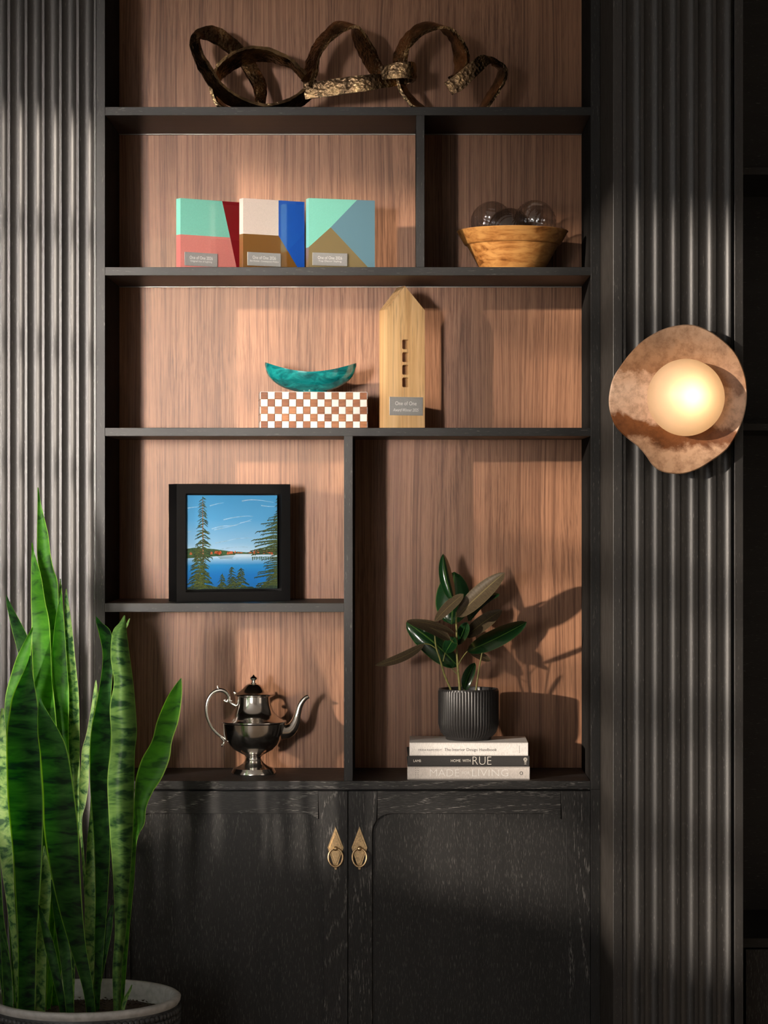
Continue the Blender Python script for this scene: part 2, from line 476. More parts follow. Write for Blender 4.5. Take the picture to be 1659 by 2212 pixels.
for i in range(22):
    o = link(bpy.data.objects.new('flute', fm)); o.parent = wl; o.location = (-.0056 - pit*(i+1), .0015, 0)
box('fillet', -.0050, -.0006, .0015, .02, 0, ZC, OAK_FLUTE, wl, world=False)
box('backing', -.0056-pit*22, -.0005, .02, .10, 0, ZC, OAK_DARK, wl, world=False)

CY = -.34
CX0, CX1 = P(1324.5, 0, CY).x, P(1605.4, 0, CY).x
wr = thing('wall_right', 'black fluted pilaster standing proud right of the shelving, carrying the lamp', 'wall panel', (CX0, CY, 0), kind='structure')
inner_faces(box('side_panel', CX0, CX0+.0185, CY, YB-.002, 0, ZC, OAK_FLUTE, wr, .0008), 0, OAK_RET)
box('side_panel', CX1-.0178, CX1, CY, YB-.002, 0, ZC, OAK_FLUTE, wr, .0008)
fw = P(1391, 0, CY).x - P(1352, 0, CY).x
fl2 = flute_mesh(fw-.0062, .0062, 0, ZC)
x = P(1352, 0, CY).x - .0062
for i in range(6):
    o = link(bpy.data.objects.new('flute', fl2)); o.parent = wr; o.location = (x - CX0 + fw*i, .004, 0)
box('backing', CX0+.0186, CX1-.0179, CY+.0245, CY+.06, 0, ZC, OAK_DARK, wr)

# ------------------------------------------------------------------ dark shelving beyond the pilaster
AY = -.10
ax0 = CX1+.002; ax1 = 2.0
al = thing('shelving_unit', 'dark shelving in shadow at the right edge beyond the fluted pilaster', 'shelving', (ax0, AY, 0))
z0 = P(0, 2047, AY).z
box('side_panel', ax0, ax0+.014, AY, YB-.02, 0, TOP, OAK_DARK, al)
box('side_panel', ax1-.018, ax1, AY, YB-.02, 0, TOP, OAK_DARK, al)
box('back_panel', ax0+.014, ax1-.018, YB-.022, YB-.004, 0, TOP, OAK_DARK, al)
for a, b_ in ((362, 377), (915, 930), (2027, 2047)):
    box('shelf', ax0+.014, ax1-.018, AY, YB-.022, P(0, b_, AY).z, P(0, a, AY).z, OAK_H, al, e)
box('door', P(1611, 0, AY).x, ax1-.02, AY+.001, AY+.02, .085, P(0, 2051, AY).z, OAK_PANEL, al, .001)

# ------------------------------------------------------------------ bronze sculpture (ribbon loops)
def bronze():
    m, nt, b = new_mat('cast_bronze')
    c = coords(nt, (1, 1, 1))
    n = noise(nt, c.outputs[0], 95, 4, 0.6); n2 = noise(nt, c.outputs[0], 22, 3)
    r = ramp(nt, [(0.35, (0.10, 0.066, 0.04)), (0.50, (0.24, 0.16, 0.09)), (0.70, (0.66, 0.45, 0.23))])
    nt.links.new(n2.outputs['Fac'], r.inputs[0]); nt.links.new(r.outputs[0], b.inputs['Base Color'])
    b.inputs['Metallic'].default_value = 1.0; b.inputs['Roughness'].default_value = 0.26
    v = nd(nt, 'ShaderNodeTexVoronoi'); v.inputs['Scale'].default_value = 130; nt.links.new(c.outputs[0], v.inputs['Vector'])
    add = nd(nt, 'ShaderNodeMath', operation='MULTIPLY_ADD'); add.inputs[1].default_value = .5; nt.links.new(v.outputs['Distance'], add.inputs[0]); nt.links.new(n.outputs['Fac'], add.inputs[2])
    bump(nt, b, add.outputs[0], 0.6, 0.005)
    return m
BRONZE = bronze()
SZ1 = zf(231)
sculpt = thing('ribbon_sculpture', 'bronze sculpture of hammered interlocking ribbon loops on the top shelf', 'sculpture', (P(750, 0, .12).x, .12, SZ1))
def ribbon(rows, th=.009):
    rr = catmull(rows, 7); V = []; F = []
    L, Rr = [P(r[0], r[1], r[2]) for r in rr], [P(r[3], r[4], r[5]) for r in rr]
    N = len(rr); K = 5
    for i in range(N):
        c = (L[i]+Rr[i])/2
        j0, j1 = max(i-1, 0), min(i+1, N-1)
        t = ((L[j1]+Rr[j1])-(L[j0]+Rr[j0])).normalized()
        w = Rr[i]-L[i]; nrm = t.cross(w).normalized()
        ring = []
        for k in range(K+1): ring.append((L[i]+w*(k/K), 1))
        for k in range(K, -1, -1): ring.append((L[i]+w*(k/K), -1))
        for q, (p, s) in enumerate(ring):
            edge = 0.75 if q in (0, K, K+1, 2*K+1) else 1.0
            h = th/2*edge + .0022*mnoise.noise(p*95 + Vector((s*9.0, 0, 0)))
            V.append(p + nrm*s*h + .0016*mnoise.noise(p*60)*w.normalized())
    M = 2*(K+1)
    for V_ in V: V_.z = max(V_.z, SZ1+.0005)
    for i in range(N-1):
        for k in range(M):
            k2 = (k+1) % M
            F.append([i*M+k, i*M+k2, (i+1)*M+k2, (i+1)*M+k])
    F.append(list(range(M))[::-1]); F.append([(N-1)*M+k for k in range(M)])
    return mesh_obj('ribbon_loop', V, F, BRONZE, sculpt, True, autosmooth=50)
ribbon([(673,165,.10,690,185,.14),(657,192,.09,670,214,.13),(626,214,.08,632,236,.125),(581,227,.07,581,249,.12),(545,221,.07,540,246,.12),(508,204,.07,494,226,.12),(481,183,.07,461,196,.11),(463,159,.07,441,165,.11),(449,136,.075,425,138,.11),(436,114,.08,415,112,.11),(431,95,.09,412,92,.115),(432,82,.105,420,70,.12),(440,85,.12,438,59,.13),(458,90,.13,462,57,.15),(478,103,.14,485,69,.16),(498,118,.15,510,88,.17),(519,141,.155,540,118,.175),(534,165,.155,560,152,.175),(545,183,.155,573,178,.175),(551,205,.15,574,205,.17),(550,246,.15,568,246,.17)])
ribbon([(510,249,.12,530,249,.16),(468,225,.10,486,230,.15),(456,190,.10,472,196,.15),(463,156,.10,477,171,.15),(478,133,.10,494,156,.15),(501,116,.10,517,142,.15),(530,105,.10,545,134,.15),(554,102,.10,566,131,.15),(581,106,.10,590,132,.15),(613,120,.10,613,140,.14),(637,136,.10,632,147,.13),(662,160,.095,655,172,.12)], .010)
ribbon([(672,190,.085,652,176,.12),(684,158,.09,662,142,.13),(690,122,.09,672,110,.13),(707,96,.09,692,80,.13),(728,76,.09,717,54,.13),(748,64,.09,736,47,.13),(770,58,.095,757,55,.13),(787,72,.1,763,80,.14),(801,93,.105,771,105,.15),(813,117,.11,783,128,.155),(820,133,.105,795,150,.14),(829,150,.095,806,166,.12),(840,163,.085,818,174,.10)])
ribbon([(655,178,.095,660,214,.095),(690,176,.09,692,210,.09),(740,168,.085,740,205,.085),(800,161,.085,800,195,.085),(850,160,.115,850,187,.115),(884,150,.13,885,180,.13),(895,138,.10,895,172,.10),(882,134,.07,882,168,.07),(850,137,.07,850,170,.07),(822,143,.085,828,172,.085)])
ribbon([(866,172,.10,852,158,.13),(876,140,.10,851,131,.13),(880,110,.095,857,106,.13),(893,92,.09,870,84,.13),(913,74,.09,890,63,.13),(932,65,.09,911,51,.13),(954,60,.09,938,52,.13),(972,62,.095,957,67,.14),(989,75,.1,968,79,.145),(1003,95,.1,978,97,.15),(1011,114,.1,981,116,.15),(1012,135,.1,983,142,.15),(1000,152,.1,981,160,.14),(984,166,.085,968,170,.11)])
ribbon([(858,160,.10,870,160,.13),(861,186,.10,876,190,.135),(872,206,.10,890,208,.14),(890,228,.10,908,226,.145),(930,248,.1,935,242,.15),(990,250,.1,990,246,.15),(1040,243,.1,1030,238,.15),(1056,228,.1,1044,218,.15),(1070,208,.1,1060,195,.15),(1085,184,.1,1072,170,.15),(1094,160,.1,1079,152,.145),(1090,143,.1,1075,145,.14),(1072,130,.092,1063,140,.12),(1053,121,.082,1060,138,.10),(1036,120,.074,1055,140,.085),(1016,134,.065,1036,158,.07),(986,160,.06,1004,190,.062),(959,178,.06,977,206,.06)])

# ------------------------------------------------------------------ text
def text(body, width, height, mat, parent, origin, thin=0.0, shear=0.0, depth=.0003, rot=0.0):
    """flat lettering in the local x-z plane facing -y; origin = centre"""
    cu = bpy.data.curves.new('lettering', 'FONT'); cu.body = body; cu.size = 1.0; cu.shear = shear
    cu.offset = -thin; cu.resolution_u = 3; cu.extrude = 0.0
    to = bpy.data.objects.new('lettering_tmp', cu)
    me = bpy.data.meshes.new_from_object(to)
    bpy.data.objects.remove(to); bpy.data.curves.remove(cu)
    xs = [v.co.x for v in me.vertices]; ys = [v.co.y for v in me.vertices]
    x0, x1, y0, y1 = min(xs), max(xs), min(ys), max(ys)
    verts = []
    for v in me.vertices:
        a = ((v.co.x-x0)/(x1-x0)-.5)*width; b = ((v.co.y-y0)/(y1-y0)-.5)*height
        a, b = a*math.cos(rot)-b*math.sin(rot), a*math.sin(rot)+b*math.cos(rot)
        verts.append(Vector((origin[0]+a, origin[1], origin[2]+b)))
    faces = [list(p.vertices) for p in me.polygons]
    bpy.data.meshes.remove(me)
    return mesh_obj('lettering', verts, faces, mat, parent, False, world=False)

ENGRAVE = plain('engraved_letter', (0.9, 0.9, 0.87), 0.35, 0.0)
STEEL = plain('brushed_steel', (0.40, 0.40, 0.39), 0.3, 0.35, 0.05, 300)
INK = plain('grey_ink', (0.09, 0.09, 0.09), 0.6)
CREAMINK = plain('cream_ink', (0.85, 0.80, 0.72), 0.5)
WHITEINK = plain('white_ink', (0.92, 0.90, 0.87), 0.5)

# ------------------------------------------------------------------ acrylic award blocks
SZ2 = zf(577)+.0004
def acrylic(name, col):
    m, nt, b = new_mat(name)
    n = noise(nt, coords(nt, (1, 1, 1)).outputs[0], 700, 2)
    r = ramp(nt, [(.3, tuple(c*.93 for c in col)), (.7, tuple(min(1, c*1.05) for c in col))]); nt.links.new(n.outputs['Fac'], r.inputs[0])
    nt.links.new(r.outputs[0], b.inputs['Base Color'])
    b.inputs['Roughness'].default_value = .45; b.inputs['Coat Weight'].default_value = 1.0; b.inputs['Coat Roughness'].default_value = .02
    b.inputs['Subsurface Weight'].default_value = 0.0
    return m
MINT = acrylic('mint_acrylic', (0.25, 0.68, 0.57)); PINK = acrylic('pink_acrylic', (0.78, 0.24, 0.22)); RED = acrylic('red_acrylic', (0.24, 0.004, 0.010))
BLUSH = acrylic('blush_acrylic', (0.80, 0.62, 0.58)); BLUE = acrylic('blue_acrylic', (0.010, 0.09, 0.50)); BROWN = acrylic('brown_acrylic', (0.21, 0.082, 0.012))
SLATE = acrylic('slate_acrylic', (0.14, 0.27, 0.36)); OLIVE = acrylic('olive_acrylic', (0.25, 0.17, 0.075))
def clear_acrylic():
    m, nt, b = new_mat('clear_acrylic')
    out = nt.nodes['Material Output']; nt.nodes.remove(b)
    tr = nd(nt, 'ShaderNodeBsdfTransparent'); tr.inputs[0].default_value = (.97, .99, .98, 1); gl = nd(nt, 'ShaderNodeBsdfGlossy'); gl.inputs['Roughness'].default_value = .03
    lwt = nd(nt, 'ShaderNodeLayerWeight'); lwt.inputs[0].default_value = .2; fr = nd(nt, 'ShaderNodeMath', operation='MULTIPLY_ADD'); fr.inputs[1].default_value = .5; fr.inputs[2].default_value = .03; pw = nd(nt, 'ShaderNodeMath', operation='POWER'); pw.inputs[1].default_value = 3.0; nt.links.new(lwt.outputs['Facing'], pw.inputs[0]); nt.links.new(pw.outputs[0], fr.inputs[0])
    n = noise(nt, coords(nt, (1, 1, 1)).outputs[0], 3, 1); bp = nd(nt, 'ShaderNodeBump'); bp.inputs['Strength'].default_value = .01
    nt.links.new(n.outputs['Fac'], bp.inputs['Height']); nt.links.new(bp.outputs[0], gl.inputs['Normal'])
    mx = nd(nt, 'ShaderNodeMixShader'); nt.links.new(fr.outputs[0], mx.inputs[0]); nt.links.new(tr.outputs[0], mx.inputs[1]); nt.links.new(gl.outputs[0], mx.inputs[2])
    nt.links.new(mx.outputs[0], out.inputs[0]); return m
CLEAR = clear_acrylic()
def award(label, px, th, W, H, T, regions, line2, plq):
    o = P(px, 0, .05); o.z = SZ2
    r = thing('award_block', label, 'award', o, R(th), 'acrylic awards on the second shelf')
    g = .0004
    for mat, poly in regions:
        prism('colour_panel', [(u*W, v*H) for u, v in poly], [], .0022, T, mat, r, world=False)
    box('clear_face', 0, W, 0, .0021, 0, H, CLEAR, r, .0006, 2, world=False)
    u0, u1, v0, v1 = plq
    pl = box('plaque', u0*W, u1*W, -.0016, -.0001, v0*H, v1*H, STEEL, r, .0003, 1, world=False)
    cx, w, h = (u0+u1)/2*W, (u1-u0)*W, (v1-v0)*H
    text('One of One 2026', w*.70, h*.24, ENGRAVE, pl, (cx, -.0018, v0*H+h*.62), .0)
    text(line2, w*(.66 if len(line2) < 26 else .86), h*.17, ENGRAVE, pl, (cx, -.0018, v0*H+h*.34), .0)
award('mint, pink and dark red acrylic award block, leftmost of three', 391, 33, .150, .155, .022, [
    (MINT, [(0,.49),(.825,.49),(.69,1),(0,1)]), (PINK, [(0,0),(.95,0),(.825,.49),(0,.49)]), (RED, [(.95,0),(1,0),(1,1),(.69,1),(.825,.49)])],
    'Original Use of Lighting', (.055, .60, .055, .245))
award('blush, blue and brown acrylic award block, middle of three', 526, 29, .150, .155, .021, [
    (BLUSH, [(0,.50),(.575,.50),(.575,1),(0,1)]), (BROWN, [(0,0),(.93,0),(.575,.50),(0,.50)]), (BLUE, [(.575,1),(.575,.50),(.93,0),(1,0),(1,1)])],
    'Best Kitchen - Contemporary Modern', (.06, .60, .055, .245))
award('mint, slate blue and olive acrylic award block, rightmost of three', 667.5, 18, .151, .155, .024, [
    (MINT, [(0,.31),(.33,.60),(.73,1),(0,1)]), (SLATE, [(.73,1),(.33,.60),(.95,0),(1,0),(1,1)]), (OLIVE, [(0,0),(.95,0),(.33,.60),(0,.31)])],
    'Top Decor Styling', (.05, .575, .055, .235))

# ------------------------------------------------------------------ wooden bowl with glass balls
def bowl_wood():
    m, nt, b = new_mat('honey_wood')
    c = coords(nt, (1, 1, 1), False)
    mp = nd(nt, 'ShaderNodeMapping'); mp.inputs['Rotation'].default_value = (0, R(52), 0); mp.inputs['Scale'].default_value = (14, 45, 95)
    nt.links.new(c.outputs[0], mp.inputs['Vector'])
    w = noise(nt, mp.outputs[0], 1, 5, .62, .7); n = noise(nt, c.outputs[0], 16, 3, .5, .6)
    f = nd(nt, 'ShaderNodeMath', operation='MULTIPLY_ADD'); f.inputs[1].default_value = .6; nt.links.new(w.outputs['Fac'], f.inputs[0])
    g = nd(nt, 'ShaderNodeMath', operation='MULTIPLY'); g.inputs[1].default_value = .4; nt.links.new(n.outputs['Fac'], g.inputs[0]); nt.links.new(g.outputs[0], f.inputs[2])
    r = ramp(nt, [(.38, (.20, .070, .016)), (.46, (.46, .19, .050)), (.58, (.68, .34, .105))]); nt.links.new(f.outputs[0], r.inputs[0])
    nt.links.new(r.outputs[0], b.inputs['Base Color']); b.inputs['Roughness'].default_value = .32; b.inputs['Coat Weight'].default_value = .4; b.inputs['Coat Roughness'].default_value = .15
    return m
BOWLW = bowl_wood()
bo = P(1107, 0, .14); bo.z = SZ2
bowl = lathe('serving_bowl', [(0, .004), (.066, 0), (.070, .003), (.083, .028), (.0985, .056), (.1005, .0600), (.1045, .0608), (.1075, .0635), (.1215, .0885), (.1235, .0905), (.1225, .0920), (.119, .0900), (.100, .066), (.078, .030), (.055, .014), (0, .011)], 96, BOWLW, None, (0, 0, 0))
bowl.location = bo; tag(bowl, 'wide honey-coloured turned wooden bowl holding the glass balls', 'bowl')
def glass():
    m, nt, b = new_mat('thin_clear_glass')
    out = nt.nodes['Material Output']; nt.nodes.remove(b)
    tr = nd(nt, 'ShaderNodeBsdfTransparent'); tr.inputs[0].default_value = (.90, .91, .92, 1)
    gl = nd(nt, 'ShaderNodeBsdfGlossy'); gl.inputs['Roughness'].default_value = .04
    lwt = nd(nt, 'ShaderNodeLayerWeight'); lwt.inputs[0].default_value = .35; fr = nd(nt, 'ShaderNodeMath', operation='MULTIPLY_ADD'); fr.inputs[1].default_value = .7; fr.inputs[2].default_value = .16; pw = nd(nt, 'ShaderNodeMath', operation='POWER'); pw.inputs[1].default_value = 3.0; nt.links.new(lwt.outputs['Facing'], pw.inputs[0]); nt.links.new(pw.outputs[0], fr.inputs[0])
    n = noise(nt, coords(nt, (1, 1, 1)).outputs[0], 25, 1); bp = nd(nt, 'ShaderNodeBump'); bp.inputs['Strength'].default_value = .05
    nt.links.new(n.outputs['Fac'], bp.inputs['Height']); nt.links.new(bp.outputs[0], gl.inputs['Normal'])
    mx = nd(nt, 'ShaderNodeMixShader'); nt.links.new(fr.outputs[0], mx.inputs[0]); nt.links.new(tr.outputs[0], mx.inputs[1]); nt.links.new(gl.outputs[0], mx.inputs[2])
    nt.links.new(mx.outputs[0], out.inputs[0]); return m
GLASS = glass()
def glass_ball(px, py, Y, rad, rot, label):
    prof = []
    n = 28
    for i in range(n+1):
        a = -math.pi/2 + math.pi*i/n
        prof.append((max(rad*math.cos(a), 1e-6), rad*math.sin(a)))
    def mod(r, z, a, i):
        return r*(1+.040*math.cos(18*(a + 1.1*z/rad)))
    v, f = lathe_data(prof, 160, mod)
    m = Matrix.Rotation(rot[0], 4, 'X') @ Matrix.Rotation(rot[1], 4, 'Y')
    v = [m @ p for p in v]
    o = mesh_obj('glass_ball', v, f, GLASS, None, True, False)
    o.location = P(px, py, Y); tag(o, label, 'glass ball', 'glass balls in the bowl')
glass_ball(1062, 480, .165, .046, (R(25), R(-35)), 'clear ribbed glass ball at the left of the wooden bowl')
glass_ball(1101, 496, .085, .0465, (R(60), R(20)), 'clear ribbed glass ball at the front centre of the wooden bowl')
glass_ball(1156, 478, .165, .046, (R(50), R(40)), 'clear ribbed glass ball at the right of the wooden bowl')

# ------------------------------------------------------------------ checker box
SZ3 = zf(924)+.0004
def tile_mat(name, stops, rough):
    m, nt, b = new_mat(name)
    oi = nd(nt, 'ShaderNodeObjectInfo'); n = noise(nt, coords(nt, (40, 40, 260)).outputs[0], 1, 4, .6, .6)
    r1 = ramp(nt, stops); nt.links.new(oi.outputs['Random'], r1.inputs[0])
    r2 = ramp(nt, [(.3, (.55, .5, .45)), (.6, (1, 1, 1))]); nt.links.new(n.outputs['Fac'], r2.inputs[0])
    col = mixc(nt, .9 if 'wood' in name else .06, r1.outputs[0], r2.outputs[0], 'MULTIPLY')
    nt.links.new(col, b.inputs['Base Color']); b.inputs['Roughness'].default_value = rough; return m
TWOOD = tile_mat('wood_tile', [(0, (.26, .085, .028)), (.35, (.36, .14, .052)), (.6, (.20, .062, .02)), (.8, (.42, .17, .065)), (1, (.30, .11, .038))], .45)
TBONE = tile_mat('bone_tile', [(0, (.74, .70, .66)), (1, (.80, .77, .73))], .35)
GROUT = plain('grout', (.42, .27, .18), .8)
bw, bh, bd = .234, .0815, .115
co = P(563, 0, .085); co.z = SZ3
cb = thing('checkered_box', 'white bone and brown wood checkered box under the teal dish', 'box', co, R(5))
core = box('body', .0008, bw-.0008, .0008, bd-.0008, 0, bh-.0012, GROUT, cb, world=False)
tw, tz = bw/15, bh/5.06
def tile_mesh(nm, sx, sz, mat):
    bm = bmesh.new(); add_box(bm, -sx/2, sx/2, -.0012, .0012, -sz/2, sz/2, .0005, 1); bmesh.ops.recalc_face_normals(bm, faces=bm.faces)
    me = bpy.data.meshes.new(nm); bm.to_mesh(me); bm.free(); me.materials.append(mat); return me
tm = [tile_mesh('tile', tw-.0008, tz-.0008, TWOOD), tile_mesh('tile', tw-.0008, tz-.0008, TBONE)]
tw2 = bd/8
ts = [tile_mesh('tile', tw2-.0008, tz-.0008, TWOOD), tile_mesh('tile', tw2-.0008, tz-.0008, TBONE)]
rt = random.Random(3)
zo = bh - 5*tz - .0004
for j in range(5):
    for i in range(15):
        o = link(bpy.data.objects.new('tile', tm[(i+j+1) % 2 ^ 0 if True else 0] if False else tm[(i+(4-j)) % 2])); o.parent = cb
        o.location = ((i+.5)*tw, rt.uniform(-.0002, .0002), zo+(j+.5)*tz); o.rotation_euler = (0, R(rt.uniform(-1, 1)), 0)
    for i in range(8):
        for sx_ in (0, 1):
            o = link(bpy.data.objects.new('tile', ts[(i+(4-j)+1) % 2])); o.parent = cb
            o.location = (sx_*bw, (i+.5)*tw2, zo+(j+.5)*tz); o.rotation_euler = (0, 0, R(90))
box('lid_edge', .0004, bw-.0004, .0004, bd-.0004, bh-.0013, bh, TBONE, cb, world=False)

# ------------------------------------------------------------------ teal boat dish
def teal():
    m, nt, b = new_mat('teal_glaze')
    c = coords(nt, (1, 1, 2.2)); n = noise(nt, c.outputs[0], 28, 5, .6, .8)
    r = ramp(nt, [(.3, (.002, .055, .062)), (.5, (.004, .145, .15)), (.7, (.014, .29, .28))]); nt.links.new(n.outputs['Fac'], r.inputs[0])
    nt.links.new(r.outputs[0], b.inputs['Base Color']); b.inputs['Roughness'].default_value = .12; b.inputs['Coat Weight'].default_value = 1; b.inputs['Coat Roughness'].default_value = .03
    bump(nt, b, n.outputs['Fac'], .12, .003); return m
TEAL = teal()
do = P(671, 0, .135); do.z = SZ3+bh
def boat():
    Lh, Wd = .101, .046
    nu, nv = 48, 16
    def rim(u): return .0440 + .0222*abs(u)**1.8 - .001*u
    def keel(u):
        return .060*(1-math.sqrt(max(0, 1-abs(u)**2.1)))
    V, F = [], []
    for layer in (0, 1):
        for i in range(nu+1):
            u = -1+2*i/nu
            w = Wd*max(0, 1-abs(u)**2.2)**.75 + .0030*max(0, 1-abs(u)**12)**.5 + .0006
            zr = rim(u); zk = min(max(0.0015, keel(u)*1.0), zr-.006)
            if layer == 1: w = max(w-.0035, .0004); zk = min(zk+.006, zr-.001)
            for j in range(nv+1):
                s = -1+2*j/nv                       # across
                a = abs(s)**1.0
                z = zk + (zr-zk)*(1-math.cos(a*math.pi/2))**1.15
                V.append(Vector((u*(Lh-(.002 if layer else 0)), w*math.sin(s*math.pi/2), z)))
    S = (nu+1)*(nv+1)
    for layer in (0, 1):
        for i in range(nu):
            for j in range(nv):
                a = layer*S+i*(nv+1)+j; q = [a, a+1, a+nv+2, a+nv+1]
                F.append(q if layer == 1 else q[::-1])
    for i in range(nu):
        for j in (0, nv):
            a = i*(nv+1)+j; F.append([a, a+nv+1, S+a+nv+1, S+a])
    for i in (0, nu):
        for j in range(nv):
            a = i*(nv+1)+j; F.append([a, a+1, S+a+1, S+a])
    return V, F
V, F = boat()
fv, ff = lathe_data([(.024, 0), (.026, .001), (.025, .004), (.022, .008), (0, .009)], 32)
fv = [Vector((p.x*1.3+.004, p.y*.8, p.z)) for p in fv]
dish = mesh_obj('boat_dish', V, F, TEAL, None, True, False, autosmooth=60)
dish.location = do; tag(dish, 'glossy teal boat-shaped ceramic dish on the checkered box', 'dish')
ft = mesh_obj('foot', fv, ff, TEAL, dish, True, False, autosmooth=40)

# ------------------------------------------------------------------ wooden house award
PINE = wood_lines('pine_wood', (.52, .30, .125), (.66, .42, .20), (.74, .50, .26), 'Z', 55.0, .5, .05)
th = R(20)
ho = P(836.5, 0, .09); ho.z = SZ3
house = thing('house_award', 'tall pale pine house-shaped award with four small square windows', 'award', ho, th)
HW, HT, HE, HA = .0880, .052, .2625, .3150
def rrect(cx, cz, w, h, r):
    p = []
    for sx, sz, a0 in ((1, 1, 0), (-1, 1, 90), (-1, -1, 180), (1, -1, 270)):
        p += arc(cx+sx*(w/2-r), cz+sz*(h/2-r), r, R(a0), R(a0+90), 4)
    return p
holes = [rrect(.0425, CZ+(VY-py)/1000*.988-SZ3+.001, .0145, .0215, .003) for py in (734, 762.5, 790.5, 818.5)]
hb = prism('body', [(0, 0), (HW, 0), (HW, HE), (HW*.47, HA), (0, HE)], holes, 0, HT, PINE, house, world=False)
pl = box('plaque', .005, .083, -.0016, -.0001, .030, .0705, STEEL, house, .0003, 1, world=False)
text('One of One', .050, .0085, ENGRAVE, pl, (.043, -.0018, .0565))
text('Award Winner 2025', .060, .0070, ENGRAVE, pl, (.043, -.0018, .0420), shear=.3)

# ------------------------------------------------------------------ framed painting
SZ4 = zf(1303)+.0004
FT = R(23)
fo = P(381.5, 0, .06); fo.z = SZ4
BLACKP = plain('black_lacquer', (.004, .004, .0043), .32, 0, .1, 60)
frame = thing('framed_painting', 'lake landscape painting in a deep black box frame', 'painting', fo, FT)
FW, FH, FD = .265, .258, .056
bw_ = .021
prism('frame', [(0, 0), (FW, 0), (FW, FH), (0, FH)], [[(bw_, bw_), (FW-bw_, bw_), (FW-bw_, FH-bw_), (bw_, FH-bw_)]], 0, FD, BLACKP, frame, world=False)
box('backing', bw_, FW-bw_, FD-.010, FD-.001, bw_, FH-bw_, BLACKP, frame, world=False)
cx0, cx1, cz0, cz1 = bw_+.0055, FW-bw_-.0055, bw_+.0055, FH-bw_-.0035
CYF = .012
def canvas_mat():
    m, nt, b = new_mat('painted_sky_and_water')
    tc = nd(nt, 'ShaderNodeTexCoord'); sp = nd(nt, 'ShaderNodeSeparateXYZ'); nt.links.new(tc.outputs['Object'], sp.inputs[0])
    mr = nd(nt, 'ShaderNodeMapRange'); mr.inputs[1].default_value = cz0; mr.inputs[2].default_value = cz1; nt.links.new(sp.outputs['Z'], mr.inputs[0])
    n = noise(nt, coords(nt, (12, 12, 60)).outputs[0], 1, 4)
    ad = nd(nt, 'ShaderNodeMath', operation='MULTIPLY_ADD'); ad.inputs[1].default_value = .03; nt.links.new(n.outputs['Fac'], ad.inputs[0]); nt.links.new(mr.outputs[0], ad.inputs[2])
    r = ramp(nt, [(0, (.006, .13, .42)), (.16, (.005, .15, .47)), (.27, (.018, .23, .54)), (.33, (.22, .44, .66)), (.372, (.46, .62, .76)), (.385, (.42, .60, .77)), (.50, (.22, .45, .68)), (.75, (.075, .31, .58)), (1, (.045, .25, .50))])
    nt.links.new(ad.outputs[0], r.inputs[0]); nt.links.new(r.outputs[0], b.inputs['Base Color']); b.inputs['Roughness'].default_value = .45
    n2 = noise(nt, coords(nt, (900, 900, 900)).outputs[0], 1, 1); bump(nt, b, n2.outputs['Fac'], .2, .0004)
    return m
canvas = box('canvas', cx0, cx1, CYF, FD-.006, cz0, cz1, canvas_mat(), frame, .0008, 2, world=False)
def cv(x, y, lay):        # zoom-crop pixel of the painting to canvas coordinates
    return Vector((cx0+(x-335)/(1342-335)*(cx1-cx0), CYF-.00012*lay, cz1-(y-264)/(1325-264)*(cz1-cz0)))
class Paint:
    def __init__(s): s.V = []; s.F = []
    def stroke(s, pts, w0, w1, lay):
        rr = catmull(pts, 4); N = len(rr); b = len(s.V)
        for i, p in enumerate(rr):
            q0, q1 = rr[max(i-1, 0)], rr[min(i+1, N-1)]
            dx, dy = q1[0]-q0[0], q1[1]-q0[1]; L = math.hypot(dx, dy) or 1
            w = (w0+(w1-w0)*i/(N-1))/2
            for sg in (-1, 1):
                x = min(max(p[0]-dy/L*w*sg, 336), 1341); y = min(max(p[1]+dx/L*w*sg, 265), 1324)
                s.V.append(cv(x, y, lay))
        for i in range(N-1): s.F.append([b+2*i, b+2*i+1, b+2*i+3, b+2*i+2])
    def poly(s, pts, lay):
        b = len(s.V); s.V += [cv(min(max(x, 336), 1341), min(max(y, 265), 1324), lay) for x, y in pts]; s.F.append(list(range(b, b+len(pts))))
    def build(s, name, mat): return mesh_obj(name, s.V, s.F, mat, canvas, False, world=False)
pr = random.Random(11)
pc = Paint()
for a in ([(610,645),(720,615),(860,605),(960,570),(1050,560)], [(640,655),(760,630),(900,600)], [(740,542),(860,515),(1000,500),(1070,505)], [(650,805),(780,780),(900,755),(1090,745)],
          [(945,330),(1050,315),(1180,325),(1300,345)], [(1160,380),(1240,390),(1330,392)], [(345,410),(400,402),(470,395)], [(590,385),(660,365),(745,348)], [(345,678),(390,670)], [(925,580),(1000,560),(1060,535)], [(690,880),(800,860),(950,850),(1060,860)], [(700,985),(800,990),(960,985)]):
    pc.stroke(a, 12, 3, 1)
pc.build('painted_clouds', plain('painted_white', (.27, .45, .62), .6, var=.2, scale=120))
ps = Paint()
ps.poly([(336,868),(420,855),(560,865),(640,872),(760,890),(860,905),(875,938),(760,944),(640,955),(480,965),(336,975)], 1)
ps.poly([(840,908),(900,903),(1000,912),(1070,902),(1080,930),(850,930)], 2)
ps.poly([(1060,940),(1075,905),(1140,885),(1250,870),(1342,862),(1342,935)], 1)
for k in range(3): ps.stroke([(670+15*k, 952+13*k), (760, 950+13*k), (860-10*k, 952+12*k)], 5, 3, 2)
for i in range(14): ps.stroke([(1065+i*20, 960+pr.random()*6), (1065+i*20+pr.uniform(-3, 3), 985+pr.random()*22)], 16, 5, 2)
for i in range(46):
    x = pr.uniform(340, 870) if i < 30 else pr.uniform(1070, 1335)
    b0 = 950 - (x-340)*.02 if x < 900 else 938
    ps.stroke([(x, b0), (x, b0-pr.uniform(40, 80)*(1 if x < 640 or x > 1090 else .6))], pr.uniform(12, 24), 3, 3)
